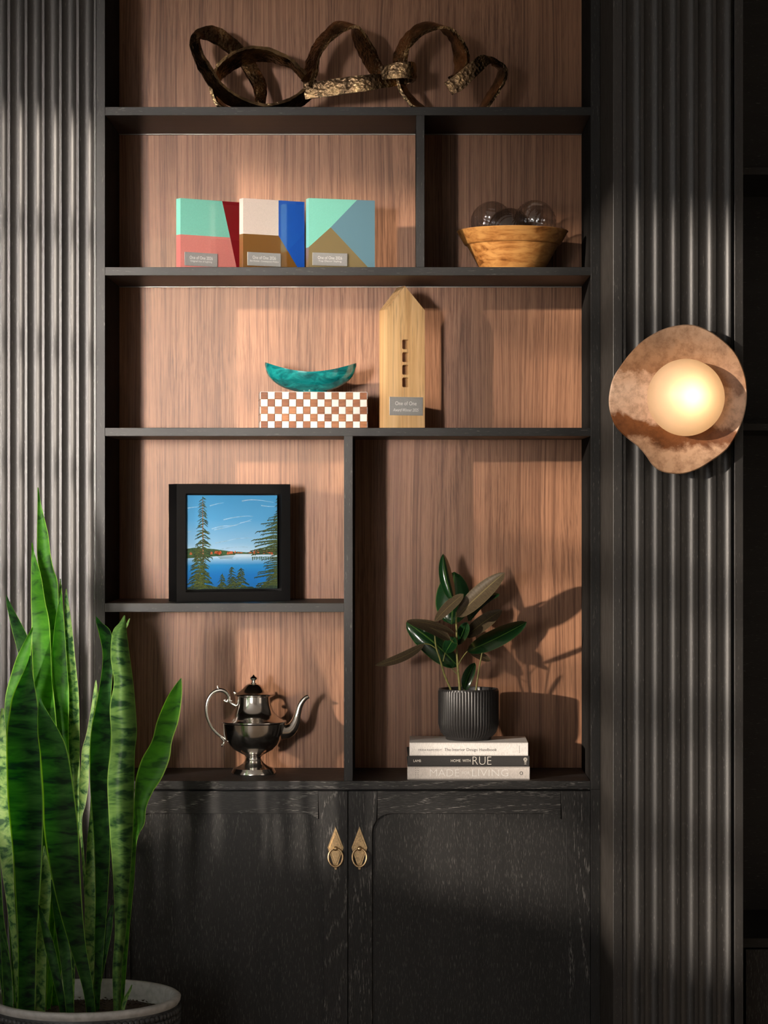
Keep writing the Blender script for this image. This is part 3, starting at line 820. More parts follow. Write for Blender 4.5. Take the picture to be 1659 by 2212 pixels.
ps.build('painted_far_shore', plain('painted_forest', (.035, .085, .03), .6, var=.5, scale=300))
po = Paint()
for i in range(30):
    x = pr.uniform(340, 880) if i < 18 else pr.uniform(1080, 1330)
    y = 915 - abs(x-340)*.004 + pr.uniform(-18, 18)
    if x > 660 and x < 900: y = 915 + pr.uniform(-8, 10)
    w = pr.uniform(16, 32); po.poly([(x-w/2, y+12), (x-w*.3, y-10), (x, y-20), (x+w*.35, y-8), (x+w/2, y+12)], 4)
for x in (905, 935, 1040): po.poly([(x-25, 920), (x, 908), (x+25, 920)], 4)
po.build('painted_autumn_foliage', plain('painted_orange', (.52, .115, .035), .6, var=.4, scale=300))
pt = Paint(); pt.poly([(514,310),(509,310),(507,880),(511,1010),(526,1010),(523,880)], 5); pt.poly([(450,880),(460,880),(462,1000),(451,1000)], 5)
pt.build('painted_trunks', plain('painted_bark', (.36, .16, .085), .6, var=.3, scale=300))
dk, lt = Paint(), Paint()
def branch(x0, y0, dx, L, droop, w, lay=7):
    rise = pr.uniform(-10, 6)
    pts = [(x0, y0), (x0+dx*L*.3, y0+rise), (x0+dx*L*.65, y0+rise*.3+droop*.45), (x0+dx*L, y0+droop)]
    dk.stroke(pts, w*1.35, w*.35, lay)
    k = max(2, int(L/20))
    for i in range(k):
        t = (i+pr.uniform(.4, 1.0))/(k+.3)
        bx, by = x0+dx*L*t, y0+rise*(1-t)+droop*t*t
        l = pr.uniform(16, 36); ex = pr.uniform(.5, 1.2)
        q = [(bx, by), (bx+dx*l*.45*ex, by+l*pr.uniform(.05, .3)), (bx+dx*l*ex, by+l*pr.uniform(.4, .9))]
        dk.stroke(q, w*.85, 3.0, lay)
        if pr.random() < .75: lt.stroke([(p[0], p[1]-w*.22) for p in q], w*.36, 1.5, lay+2)
    lt.stroke([(p[0], p[1]-w*.3) for p in pts[:3]], w*.40, w*.15, lay+2)
def spruce(xc, top, bot, wmax, side=(-1, 1), step=24, p=1.0, w=13):
    y = top
    while y < bot:
        t = (y-top)/(bot-top)
        L = wmax*(.12+.88*t**p)*pr.uniform(.75, 1.1)
        for s in side:
            branch(xc+pr.uniform(-3, 3), y+pr.uniform(-14, 14), s, L*pr.uniform(.6, 1.15), pr.uniform(6, 44)*(.5+t), w*(.6+.5*t)*pr.uniform(.8, 1.2))
        y += step*pr.uniform(.75, 1.2)
    dk.stroke([(xc, top-22), (xc, top+12)], 3, 8, 6)
spruce(511, 300, 1000, 122, step=25)
spruce(457, 830, 1315, 140, step=17, w=17); spruce(520, 990, 1315, 150, step=17, w=17)
spruce(1352, 310, 660, 80, side=(-1,), step=40, w=14); spruce(1360, 470, 900, 310, side=(-1,), step=24, p=.4, w=18); spruce(1352, 935, 1320, 255, side=(-1,), step=18, p=.25, w=18)
spruce(730, 1165, 1318, 66, step=15, w=14); spruce(835, 1095, 1318, 85, step=16, w=15); spruce(935, 1105, 1318, 120, step=14, w=16)
dk.poly([(336,1324),(336,1300),(500,1305),(760,1300),(1060,1300),(1100,1324)], 8); dk.poly([(1130,1324),(1170,1290),(1342,1280),(1342,1324)], 8)
dk.build('painted_spruces', plain('painted_dark_green', (.012, .032, .020), .6, var=.3, scale=200))
lt.build('painted_spruce_highlights', plain('painted_olive', (.085, .115, .022), .6, var=.35, scale=200))

# ------------------------------------------------------------------ silver teapot
SILVER = plain('polished_silver', (.93, .90, .86), .15, 1.0, .05, 30)
TS = .28/1659*((D+.155)/D)*1000/1000
to = P(547.8, 0, .155); to.z = ZT
pot = thing('teapot', 'tarnished silver footed teapot with scrolled handle and curved spout', 'teapot', to)
def tz_(y): return (1397-y)*TS
def tp(x, y, dy=0.0): return Vector(((x-757)*TS, dy, tz_(y)))
prof = [(0, 1397), (280, 1397), (286, 1390), (285, 1372), (270, 1345), (262, 1325), (215, 1312), (180, 1295), (140, 1268), (112, 1235), (100, 1205), (98, 1190), (104, 1172), (125, 1152), (160, 1138), (175, 1128), (260, 1082), (320, 1020), (362, 950), (388, 880), (402, 810), (412, 750), (420, 742), (428, 733), (428, 724), (420, 718), (360, 695), (300, 655), (262, 610), (238, 560), (222, 510), (214, 460), (212, 410), (222, 402), (0, 400)]
body = lathe('body', [(r*TS, tz_(y)) for r, y in prof], 96, SILVER, pot, auto=32)
lid = lathe('lid', [(r*TS, tz_(y)) for r, y in [(210, 399), (262, 392), (268, 384), (262, 377), (225, 366), (180, 345), (140, 315), (108, 280), (82, 256), (60, 246), (40, 243), (38, 236), (24, 228), (22, 212), (30, 200), (48, 186), (52, 178), (44, 166), (20, 150), (6, 134), (0, 128)]], 72, SILVER, pot, auto=40)
lathe('neck_band', [(r*TS, tz_(y)) for r, y in [(232, 640), (246, 636), (250, 629), (244, 622), (234, 620)]], 72, SILVER, pot, caps=False)
sp = [(1110, 850, 112), (1185, 850, 100), (1250, 810, 80), (1292, 735, 60), (1316, 650, 45), (1338, 560, 40), (1372, 485, 36), (1418, 432, 32), (1462, 408, 27)]
tube('spout', [(*tp(x, y), r*TS) for x, y, r in sp], SILVER, pot, 20, 6, world=False)
hd = [(575, 545, 26), (520, 520, 22), (470, 495, 18), (445, 465, 20), (440, 410, 24), (412, 362, 26), (360, 332, 27), (300, 332, 27), (235, 365, 25), (185, 435, 24), (158, 530, 23), (158, 630, 22), (185, 730, 21), (235, 820, 20), (300, 890, 19), (352, 930, 19), (405, 965, 18)]
h = tube('handle', [(*tp(x, y), r*TS) for x, y, r in hd], SILVER, pot, 14, 5, world=False)
tube('handle_scroll', [(*tp(x, y), r*TS) for x, y, r in [(330, 335, 18), (305, 305, 17), (296, 285, 13), (300, 270, 14)]], SILVER, h, 10, 4, world=False)
tube('handle_scroll', [(*tp(x, y), r*TS) for x, y, r in [(440, 440, 18), (420, 470, 17), (395, 470, 16), (385, 455, 14), (400, 445, 10)]], SILVER, h, 10, 4, world=False)
tube('handle_scroll', [(*tp(x, y), r*TS) for x, y, r in [(450, 470, 16), (470, 470, 15), (475, 455, 12)]], SILVER, h, 10, 4, world=False)
tube('handle_scroll', [(*tp(x, y), r*TS) for x, y, r in [(340, 930, 18), (372, 965, 17), (380, 1000, 16), (360, 1030, 20), (345, 1034, 22)]], SILVER, h, 10, 4, world=False)
tube('hinge', [(*tp(x, y), r*TS) for x, y, r in [(500, 350, 14), (520, 362, 22), (545, 385, 16)]], SILVER, pot, 10, 4, world=False)

# ------------------------------------------------------------------ stack of books
def cloth(name, col, rough=.75):
    m, nt, b = new_mat(name)
    n = noise(nt, coords(nt, (900, 900, 250)).outputs[0], 1, 2)
    r = ramp(nt, [(.35, tuple(c*.82 for c in col)), (.6, col)]); nt.links.new(n.outputs['Fac'], r.inputs[0]); nt.links.new(r.outputs[0], b.inputs['Base Color'])
    b.inputs['Roughness'].default_value = rough; bump(nt, b, n.outputs['Fac'], .15, .0005); return m
LINEN = cloth('pale_linen', (.84, .81, .78)); CHAR = cloth('charcoal_cover', (.035, .033, .032)); BEIGE = cloth('beige_cover', (.70, .645, .60))
PAGE = plain('page_edges', (.72, .68, .60), .8, 0, .1, 300)
YB0 = .028
def book(label, x0, x1, y0, y1, dep, mat, dx=0.0):
    p0, p1 = P(x0, y1, YB0), P(x1, y0, YB0)
    W, H = p1.x-p0.x, p1.z-p0.z
    r = thing('book', label, 'book', (p0.x, YB0, p0.z), R(dx))
    cvr = .0025
    bmk = bmesh.new()
    add_box(bmk, 0, W, .0, dep, 0, cvr, .0006, 1); add_box(bmk, 0, W, .0, dep, H-cvr, H, .0006, 1); add_box(bmk, 0, W, 0, .004, 0, H, .0012, 2)
    c_ = bm_obj('cover', bmk, mat, r, world=False)
    box('pages', .003, W-.003, .003, dep-.003, cvr, H-cvr, PAGE, r, world=False)
    return r, W, H, c_
def zb3(py): return P(0, py, YB0).z
zt0 = ZT
b3, W, H, c_ = book('beige hardback book at the bottom of the stack under the plant', 880, 1144.5, 1656.2, 1684.2, .21, BEIGE)
b3.location.z = ZT; f_ = lambda px: (px-880)/(1144.5-880)*W
ck = lambda py: H*(1684.2-py)/(1684.2-1656.2)
def lz(z0y): return z0y
yb = -.0004
for s_, x0, x1, y0, y1 in (('MADE', 929, 992, 1662, 1677), ('FOR', 998, 1015, 1666.5, 1672.8), ('LIVING', 1020, 1098, 1662, 1677)):
    text(s_, f_(x1)-f_(x0), ck(y0)-ck(y1), WHITEINK, c_, ((f_(x0)+f_(x1))/2, yb, (ck(y0)+ck(y1))/2), .018 if s_ != 'FOR' else .004)
for k in range(5):
    for xx in (898, 903):
        box('printed_dot', f_(xx)-.0007, f_(xx)+.0007, -.0004, .0002, ck(1660+k*4.6)-.0008, ck(1660+k*4.6)+.0004, INK, c_, world=False)
tube('printed_emblem', [(f_(1126)+.0032*math.cos(a), -.0002, H*.5+.0032*math.sin(a), .0006) for a in [i*2*math.pi/10 for i in range(11)]], INK, c_, 6, 2, world=False)
H3 = H
b2, W, H, c_ = book('charcoal hardback book in the middle of the stack', 880.5, 1144, 1632.4, 1656.0, .21, CHAR, .4)
b2.location.z = ZT+H3; f_ = lambda px: (px-880.5)/(1144-880.5)*W; ck = lambda py: H*(1656-py)/(1656-1632.4)
for s_, x0, x1, y0, y1, mt, tn in (('LAMB', 893, 909.5, 1640.8, 1646, CREAMINK, 0), ('HOME', 974, 995, 1640.3, 1646, CREAMINK, 0.004), ('WITH', 999, 1016.5, 1640.3, 1646, CREAMINK, 0.004), ('RUE', 1021, 1061.5, 1634.5, 1651.8, CREAMINK, .022)):
    text(s_, f_(x1)-f_(x0), ck(y0)-ck(y1), mt, c_, ((f_(x0)+f_(x1))/2, yb, (ck(y0)+ck(y1))/2), tn)
for rad_ in (.0036, .0018):
    tube('printed_emblem', [(f_(1135)+rad_*math.cos(a), -.0002, ck(1640.5)+rad_*math.sin(a), .0005) for a in [i*2*math.pi/12 for i in range(13)]], CREAMINK, c_, 6, 2, world=False)
text('10', .0065, .0045, CREAMINK, c_, (f_(1135), yb, ck(1647.5)), rot=R(90))
H2 = H
b1, W, H, c_ = book('pale linen-covered book on top of the stack', 884.5, 1141, 1604, 1632.2, .165, LINEN, -.5)
b1.location.z = ZT+H3+H2; f_ = lambda px: (px-884.5)/(1141-884.5)*W; ck = lambda py: H*(1632.2-py)/(1632.2-1604)
for s_, x0, x1, y0, y1, mt, tn in (('FRIDA RAMSTEDT', 904, 954, 1617.8, 1622, INK, .006), ('The Interior Design Handbook', 960, 1073, 1615.8, 1624, INK, .0)):
    text(s_, f_(x1)-f_(x0), ck(y0)-ck(y1), mt, c_, ((f_(x0)+f_(x1))/2, yb, (ck(y0)+ck(y1))/2), tn)
text('appetite', .017, .0018, INK, c_, (f_(1122), yb, H*.5), rot=R(90))
ZBK = ZT+H3+H2+H

# ------------------------------------------------------------------ leaves
def leaf_mat(name, stops, rough, trans, coat=0.0, vein=None, scale=(3, 60), under=False):
    """stops: colour ramp of the leaf along a mottling noise in UV space"""
    m, nt, b = new_mat(name)
    uv = nd(nt, 'ShaderNodeUVMap'); uv.uv_map = 'UVMap'
    mp = nd(nt, 'ShaderNodeMapping'); mp.inputs['Scale'].default_value = (scale[0], scale[1], 1)
    oi = nd(nt, 'ShaderNodeObjectInfo'); ml = nd(nt, 'ShaderNodeMath', operation='MULTIPLY'); ml.inputs[1].default_value = 31
    nt.links.new(oi.outputs['Random'], ml.inputs[0]); cb_ = nd(nt, 'ShaderNodeCombineXYZ'); nt.links.new(ml.outputs[0], cb_.inputs[0]); nt.links.new(ml.outputs[0], cb_.inputs[1])
    nt.links.new(cb_.outputs[0], mp.inputs['Location'])
    nt.links.new(uv.outputs[0], mp.inputs['Vector'])
    n = noise(nt, mp.outputs[0], 1, 3, .6, .45)
    r = ramp(nt, stops); nt.links.new(n.outputs['Fac'], r.inputs[0])
    col = r.outputs[0]
    sx = nd(nt, 'ShaderNodeSeparateXYZ'); nt.links.new(uv.outputs[0], sx.inputs[0])
    ab = nd(nt, 'ShaderNodeMath', operation='ABSOLUTE'); nt.links.new(sx.outputs[0], ab.inputs[0])
    if vein is not None:
        rm = ramp(nt, [(0.0, (1, 1, 1)), (.035, (1, 1, 1)), (.06, (0, 0, 0)), (.95, (0, 0, 0)), (.99, (.8, .8, .8))]) if under is not None else None
        nt.links.new(ab.outputs[0], rm.inputs[0]); col = mixc(nt, rm.outputs[0], col, vein)
    nt.links.new(col, b.inputs['Base Color']); b.inputs['Roughness'].default_value = rough; b.inputs['Specular IOR Level'].default_value = .5 if coat > .3 else .22
    b.inputs['Coat Weight'].default_value = coat if coat > .3 else 0.0; b.inputs['Coat Roughness'].default_value = .12
    out = nt.nodes['Material Output']
    tl = nd(nt, 'ShaderNodeBsdfTranslucent'); hs = nd(nt, 'ShaderNodeHueSaturation'); hs.inputs['Saturation'].default_value = 1.35; hs.inputs['Value'].default_value = 2.8
    nt.links.new(col, hs.inputs['Color']); nt.links.new(hs.outputs[0], tl.inputs[0])
    mx = nd(nt, 'ShaderNodeMixShader'); mx.inputs[0].default_value = trans
    nt.links.new(b.outputs[0], mx.inputs[1]); nt.links.new(tl.outputs[0], mx.inputs[2]); nt.links.new(mx.outputs[0], out.inputs[0])
    bump(nt, b, n.outputs['Fac'], .08, .002)
    return m
RTOP = leaf_mat('rubber_leaf_top', [(.3, (.006, .030, .009)), (.55, (.008, .040, .011)), (.8, (.012, .052, .013))], .22, .10, 1.0, (.07, .14, .03), (2, 30))
RUND = leaf_mat('rubber_leaf_underside', [(.3, (.055, .040, .023)), (.7, (.09, .068, .040))], .5, .12, .1, (.16, .13, .06), (2, 40))
def margin(m, col, lo=.88):
    """pale thin margin along the leaf edge"""
    nt = m.node_tree; b = nt.nodes['Principled BSDF']
    src = b.inputs['Base Color'].links[0].from_socket
    uv = nd(nt, 'ShaderNodeUVMap'); uv.uv_map = 'UVMap'; sx = nd(nt, 'ShaderNodeSeparateXYZ'); nt.links.new(uv.outputs[0], sx.inputs[0])
    ab = nd(nt, 'ShaderNodeMath', operation='ABSOLUTE'); nt.links.new(sx.outputs[0], ab.inputs[0])
    r = ramp(nt, [(lo, (0, 0, 0)), (min(lo+.1, 1), (1, 1, 1))]); nt.links.new(ab.outputs[0], r.inputs[0])
    c = mixc(nt, r.outputs[0], src, col); nt.links.new(c, b.inputs['Base Color'])
    for n in nt.nodes:
        if n.type == 'HUE_SAT': nt.links.new(c, n.inputs['Color'])
    return m
S_DARK = margin(leaf_mat('snake_leaf_dark', [(.38, (.005, .018, .008)), (.47, (.014, .055, .013)), (.60, (.024, .090, .018)), (.75, (.045, .13, .03))], .5, .30, .1, None, (.42, 52)), (.20, .42, .05), .90)
S_BACKLIT = margin(leaf_mat('snake_leaf_backlit', [(.36, (.022, .085, .012)), (.45, (.045, .18, .015)), (.62, (.065, .25, .018)), (.75, (.09, .30, .03))], .5, .45, .1, None, (.42, 42)), (.32, .58, .09), .88)  # brighter copy of the leaf green, light shining through painted into the colour
S_PALE = margin(leaf_mat('snake_leaf_pale', [(.39, (.03, .09, .03)), (.46, (.11, .23, .07)), (.56, (.22, .37, .11)), (.75, (.30, .44, .15))], .5, .25, .1, None, (.5, 56)), (.45, .58, .20), .90)

# ------------------------------------------------------------------ rubber plant in ribbed pot
PY = .11
POTB = plain('black_ceramic', (.022, .021, .021), .32, 0, .1, 60)
SOIL = plain('dark_soil', (.055, .034, .022), .95, 0, .7, 260, bmp=.6)
pp = P(1012, 0, PY); pp.z = ZBK
rp = thing('rubber_plant', 'rubber plant in a ribbed black pot standing on the books', 'potted plant', pp)
rs = (D+PY)/D/1000
PH = P(0, 1487, PY).z - ZBK
PR = 64.5*rs
prof = [(0, .001), (.048, 0), (.0505, .002), (.0505, .006), (.054, .009), (.060, .016), (.0635, .026), (PR, .036), (PR, PH-.006), (PR, PH-.003), (PR-.001, PH), (PR-.0045, PH), (PR-.0055, PH-.003), (PR-.006, PH-.016), (0, PH-.016)]
def ribs(r, z, a, i):
    if 4 <= i <= 8: return r + .0011*(abs(math.cos(30*a))*2-1)
    return r
lathe('pot', prof, 360, POTB, rp, mod=ribs, auto=60)
lathe('soil', [(PR-.0062, PH-.0158), (PR*.6, PH-.012), (0, PH-.011)], 40, SOIL, rp)
def zx(x, y): return 790+x*.24868, 1170+y*.24868     # zoom-crop pixel to photo pixel
def rleaf(bx, by, tx, ty, w, up=True, bend=0.0, dyt=0.0, tilt=0.0, y0=PY, fold=.25, pet=None, wid=None):
    """leaf from base to tip given in crop pixels; w = full width in crop px; bend = sideways bow in crop px;
       dyt = depth change to the tip; tilt = depth difference of the two edges; fold = V fold"""
    n = 18; m = 8
    b2d = Vector(zx(bx, by)); t2d = Vector(zx(tx, ty)); ax = t2d-b2d; nr = Vector((-ax.y, ax.x)).normalized()
    V, UV, F, MI = [], [], [], []
    for side in (0, 1):
        for i in range(n+1):
            t = i/n
            c = b2d + ax*t + nr*(bend*.24868*4*t*(1-t))
            prof_ = max(0.0, 1-abs(2*t**.95-1)**2.2)**.66*(1-.10*t)
            hw = w*.24868/2*prof_ + (.25 if 0 < i < n else .05)
            Y = y0 + dyt*t
            for j in range(m+1):
                u = -1+2*j/m
                q = c + nr*hw*u
                yy = Y + tilt*u*prof_ + fold*(hw*rs)*(.5-u*u)*1.5 + (.0007 if side else 0)
                V.append(P(q.x, q.y, yy)); UV.append((u, t))
    S = (n+1)*(m+1)
    for side in (0, 1):
        for i in range(n):
            for j in range(m):
                a = side*S+i*(m+1)+j
                F.append([a, a+1, a+m+2, a+m+1] if side == 0 else [a, a+m+1, a+m+2, a+1])
                MI.append((0 if up else 1) if side == 0 else (1 if up else 0))
    o = mesh_obj('leaf', V, F, [RTOP, RUND], rp, True, True, UV, MI)
    if pet:
        rows = [(*P(*zx(px_, py_), yy_), .0011) for px_, py_, yy_ in pet]
        tube('petiole', rows, STEM, o, 8, 5)
    return o
STEM = plain('plant_stem', (.16, .15, .035), .5, 0, .35, 120)
def stem(rows):
    tube('stem', [(*P(*zx(x, y), yy), r) for x, y, yy, r in rows], STEM, rp, 10, 6)
stem([(818, 1330, PY, .0030), (815, 1250, PY, .0029), (800, 1100, PY, .0026), (792, 950, PY, .0023), (790, 800, PY, .0021), (786, 700, PY, .0020), (784, 610, PY, .0010)])
stem([(742, 1330, PY-.01, .0024), (735, 1275, PY-.01, .0023), (685, 1160, PY-.012, .0022), (645, 1020, PY-.014, .0020), (612, 920, PY-.015, .0018), (598, 800, PY-.015, .0014)])
stem([(950, 1330, PY+.005, .0018), (960, 1270, PY+.005, .0017), (985, 1100, PY+.005, .0016), (1015, 945, PY+.005, .0014)])
rleaf(745, 720, 770, 262, 310, True, 0, .03, 0, PY+.045, -.3)                       # broad dark leaf behind
rleaf(760, 520, 672, 105, 120, True, -18, .015, .006, PY+.0, -1.0)                   # upright
rleaf(890, 690, 1165, 455, 110, True, -62, .03, .02, PY+.03, .5)                   # curled right
rleaf(790, 655, 1208, 268, 165, False, -8, -.02, -.02, PY-.015, .35, [(790, 720, PY), (788, 690, PY-.008), (790, 655, PY-.015)])
rleaf(850, 455, 598, 695, 98, False, 10, -.03, .02, PY-.01, .3)
rleaf(865, 830, 1185, 594, 135, False, -10, .03, -.015, PY+.035, .3)
rleaf(880, 700, 795, 900, 105, True, 0, 0, .02, PY+.02, .3)
rleaf(800, 1085, 352, 700, 255, True, 22, .0, .02, PY+.012, -.45, [(795, 1150, PY), (765, 1120, PY+.008), (735, 1080, PY+.012)])
rleaf(770, 830, 690, 968, 120, True, 0, -.01, .02, PY-.012, .4, [(672, 1040, PY-.014), (682, 1000, PY-.014), (692, 960, PY-.018)])
rleaf(880, 955, 1400, 698, 168, True, 8, -.035, .035, PY-.012, .3, [(800, 1080, PY), (838, 1010, PY-.006), (885, 950, PY-.012)])
rleaf(1085, 1035, 880, 935, 70, False, 0, .01, .01, PY+.03, .3)
rleaf(738, 855, 355, 688, 100, False, 30, -.03, .015, PY-.022, .35, [(790, 935, PY), (770, 885, PY-.012), (735, 852, PY-.022)])
rleaf(775, 800, 360, 690, 60, False, 28, -.03, .015, PY-.020, .35)
rleaf(510, 888, 80, 1075, 82, False, -28, -.045, .02, PY-.02, .35, [(605, 925, PY-.015), (560, 895, PY-.017), (508, 886, PY-.02)])
rleaf(858, 1290, 948, 1052, 100, True, -14, -.012, .012, PY-.03, .6, [(840, 1320, PY-.02), (850, 1300, PY-.027), (858, 1288, PY-.03)])

# ------------------------------------------------------------------ snake plant
GY = -.45
gs = (D+GY)/D/1000
pc_ = P(183, 2150, GY)
RR = 206*gs; ZR = pc_.z
POTG = plain('charcoal_stoneware', (.040, .043, .046), .42, 0, .15, 90, bmp=.1)
LIPG = plain('pale_stoneware_lip', (.46, .46, .45), .5, 0, .2, 60, bmp=.1)  # lip tone much paler than the planter body
sp_root = thing('snake_plant', 'tall snake plant in a dimpled charcoal planter in front of the cabinet', 'potted plant', (pc_.x, GY, 0))
def rad_at(z): return RR*(.80+.20*min(1, (z/ZR))**.6)
prof = [(0, .002), (RR*.74, 0), (RR*.78, .012)]
for k in range(1, 9): z = .012 + (ZR-.03)*k/8; prof.append((rad_at(z)-.003, z))
lathe('planter', prof + [(RR-.006, ZR-.012), (RR-.010, ZR-.02), (RR-.012, ZR-.06), (0, ZR-.062)], 96, POTG, sp_root, auto=50)
lathe('rim', [(RR-.004, ZR-.016), (RR, ZR-.010), (RR+.001, ZR-.003), (RR-.003, ZR), (RR-.012, ZR), (RR-.016, ZR-.004), (RR-.018, ZR-.058)], 128, LIPG, sp_root, auto=70, caps=False)
def hexdome():
    v, f = [], []
    r = .0072
    for k in range(6): v.append((r*math.cos(k*math.pi/3+math.pi/6), .002, r*math.sin(k*math.pi/3+math.pi/6)))
    for k in range(6): v.append((r*.80*math.cos(k*math.pi/3+math.pi/6), -.0022, r*.80*math.sin(k*math.pi/3+math.pi/6)))
    v.append((0, -.0034, 0))
    for k in range(6):
        k2 = (k+1) % 6
        f += [[k, k2, 6+k2, 6+k], [6+k, 6+k2, 12]]
    return v, f
hv, hf = hexdome()
hm = bpy.data.meshes.new('hexagon_stud'); hm.from_pydata(hv, [], hf); hm.materials.append(POTG); hm.polygons.foreach_set('use_smooth', [True]*len(hm.polygons)); hm.update()
rest = []
nring = 92
for row in range(38):
    z = ZR-.026-row*.0125
    if z < .02: break
    for k in range(nring):
        a = 2*math.pi*(k+.5*(row % 2))/nring
        rr_ = rad_at(z)
        mtx = Matrix.Translation((rr_*math.sin(a), -rr_*math.cos(a), z)) @ Matrix.Rotation(a, 4, 'Z')
        if row < 5 and (a < R(85) or a > R(275)):
            o = link(bpy.data.objects.new('hexagon_stud', hm)); o.parent = sp_root; o.location = mtx.to_translation(); o.rotation_euler = (0, 0, a)
        else:
            rest.append(([mtx @ Vector(v) for v in hv], hf))
hvv, hff = join_data(rest)
ho_ = mesh_obj('hexagon_studs', hvv, hff, POTG, sp_root, True, False); ho_['kind'] = 'stuff'
# soil, gently uneven
V, F = lathe_data([(RR-.0185, ZR-.040), (RR*.8, ZR-.037), (RR*.5, ZR-.034), (RR*.25, ZR-.036), (0, ZR-.035)], 60)
V = [p + Vector((0, 0, .004*mnoise.noise(p*60))) for p in V]
mesh_obj('soil', V, F, SOIL, sp_root, True, False)
rs_ = random.Random(5); parts = []
for k in range(700):
    a = rs_.uniform(0, 2*math.pi); q = math.sqrt(rs_.random())*(RR-.024); c = Vector((q*math.cos(a), q*math.sin(a), ZR-.035)); s = rs_.uniform(.002, .006)
    parts.append(([c+Vector((rs_.uniform(-s, s), rs_.uniform(-s, s), rs_.uniform(-s, s)*.6+.001)) for _ in range(4)], [[0, 1, 2], [0, 2, 3], [0, 3, 1], [1, 3, 2]]))
v_, f_ = join_data(parts); o = mesh_obj('soil_crumbs', v_, f_, SOIL, sp_root, False, False); o['kind'] = 'stuff'

S_MID = margin(leaf_mat('snake_leaf_mid', [(.39, (.012, .045, .014)), (.46, (.05, .12, .03)), (.56, (.10, .20, .05)), (.75, (.15, .27, .07))], .5, .2, .1, None, (.5, 56)), (.20, .36, .07), .90)
def sleaf(rows, Y, mat, yaw=0.0, cup=.25, lean=0.0):
    """rows of (py, left px, right px) from tip to base; yaw tilts the edges in depth; lean moves the tip in depth"""
    if rows[-1][0] > 2110: rows = rows + [(rows[-1][0]+30, rows[-1][1]+1, rows[-1][2]-1)]
    rr = catmull([tuple(map(float, r)) for r in rows], 5); N = len(rr); m = 8
    V, UV, F = [], [], []
    ytop, ybot = rr[0][0], rr[-1][0]
    for i, (py, a, b) in enumerate(rr):
        t = (py-ybot)/(ytop-ybot)
        wav = .004*math.sin(py*.021+Y*90)
        for j in range(m+1):
            u = -1+2*j/m
            hw = max((b-a)/2, .3)*gs
            yy = Y + lean*t + yaw*u*hw + cup*hw*(1-u*u) + wav*u
            V.append(P((a+b)/2+(b-a)/2*u, py, yy)); UV.append((u, (ybot-py)*gs*1.0))
    for i in range(N-1):
        for j in range(m):
            a = i*(m+1)+j; F.append([a, a+m+1, a+m+2, a+1])
    return mesh_obj('leaf', V, F, mat, sp_root, True, True, UV)
GB = GY+.07; GF = GY-.07
# tallest, behind
sleaf([(1053,81,83),(1090,81,89),(1140,80,101),(1160,80,105),(1195,80,109),(1230,84,116),(1260,90,125),(1330,96,127),(1420,100,132),(1550,104,138),(1800,100,134),(2000,98,122),(2165,98,112)], GB+.02, S_BACKLIT, .5, .5)
# bright middle
sleaf([(1172,68.5,70),(1200,68,76),(1240,67,88),(1300,67,98),(1340,68,106),(1392,68,110),(1470,72,113),(1528,78,119),(1600,84,124),(1700,88,122),(1900,84,112),(2165,80,100)], GB-.01, S_BACKLIT, -.6, .3)
sleaf([(1279,131.5,133),(1310,125,136),(1350,118,139),(1420,112,144),(1501,116,149),(1583,122,148),(1700,126,150),(1900,120,146),(2165,112,128)], GB, S_BACKLIT, .3, .4)
sleaf([(1272,142.5,144),(1300,139,148),(1366,140,157),(1430,143,163),(1501,145,170),(1583,145,172),(1640,150,172),(1700,154,172),(1790,160,172),(1900,158,168),(2165,150,160)], GB+.02, S_PALE, -.5, .3)
sleaf([(1250,129.5,131),(1275,127,134),(1330,126,136),(1450,128,140)], GB+.05, S_PALE, 0, .2)
# far left
sleaf([(1286,13,15),(1310,15,26),(1366,27,56),(1400,36,68),(1460,48,84),(1600,56,92),(1900,60,90),(2165,66,86)], GB+.05, S_DARK, -.6, .3)
sleaf([(1355,69.5,71.5),(1380,56,68),(1420,36,66),(1470,20,60),(1510,11,44),(1560,9,36),(1620,4,26),(1750,2,24),(1900,12,32),(2165,30,44)], GF+.08, S_BACKLIT, -.5, .4)
sleaf([(1530,2,8),(1600,-4,14),(1750,-6,22),(1850,0,28),(1950,14,32),(2050,26,38),(2165,34,44)], GF+.04, S_PALE, -.5, .3)
sleaf([(1560,-30,-26),(1700,-34,-4),(1850,-30,0),(1980,-18,8),(2060,-8,20),(2165,6,28)], GF+.05, S_DARK, -.4, .3)
sleaf([(2010,0,1),(2040,2,12),(2090,4,24),(2165,8,28)], GF-.02, S_DARK, .3, .3)
# dark front leaves
sleaf([(1416,64,66),(1440,56,68),(1501,28,79),(1540,20,85),(1583,14,90),(1655,14,89),(1738,17,94),(1849,28,91),(1932,33,86),(2043,39,79),(2178,38,76)], GF, S_DARK, 1.1, .5)
sleaf([(1508,86,88),(1530,82,98),(1583,81,130),(1628,86,147),(1711,92,160),(1794,95,170),(1877,108,173),(1960,126,178),(2043,150,186),(2126,176,200),(2180,186,206)], GF+.015, S_DARK, 1.1, .4)
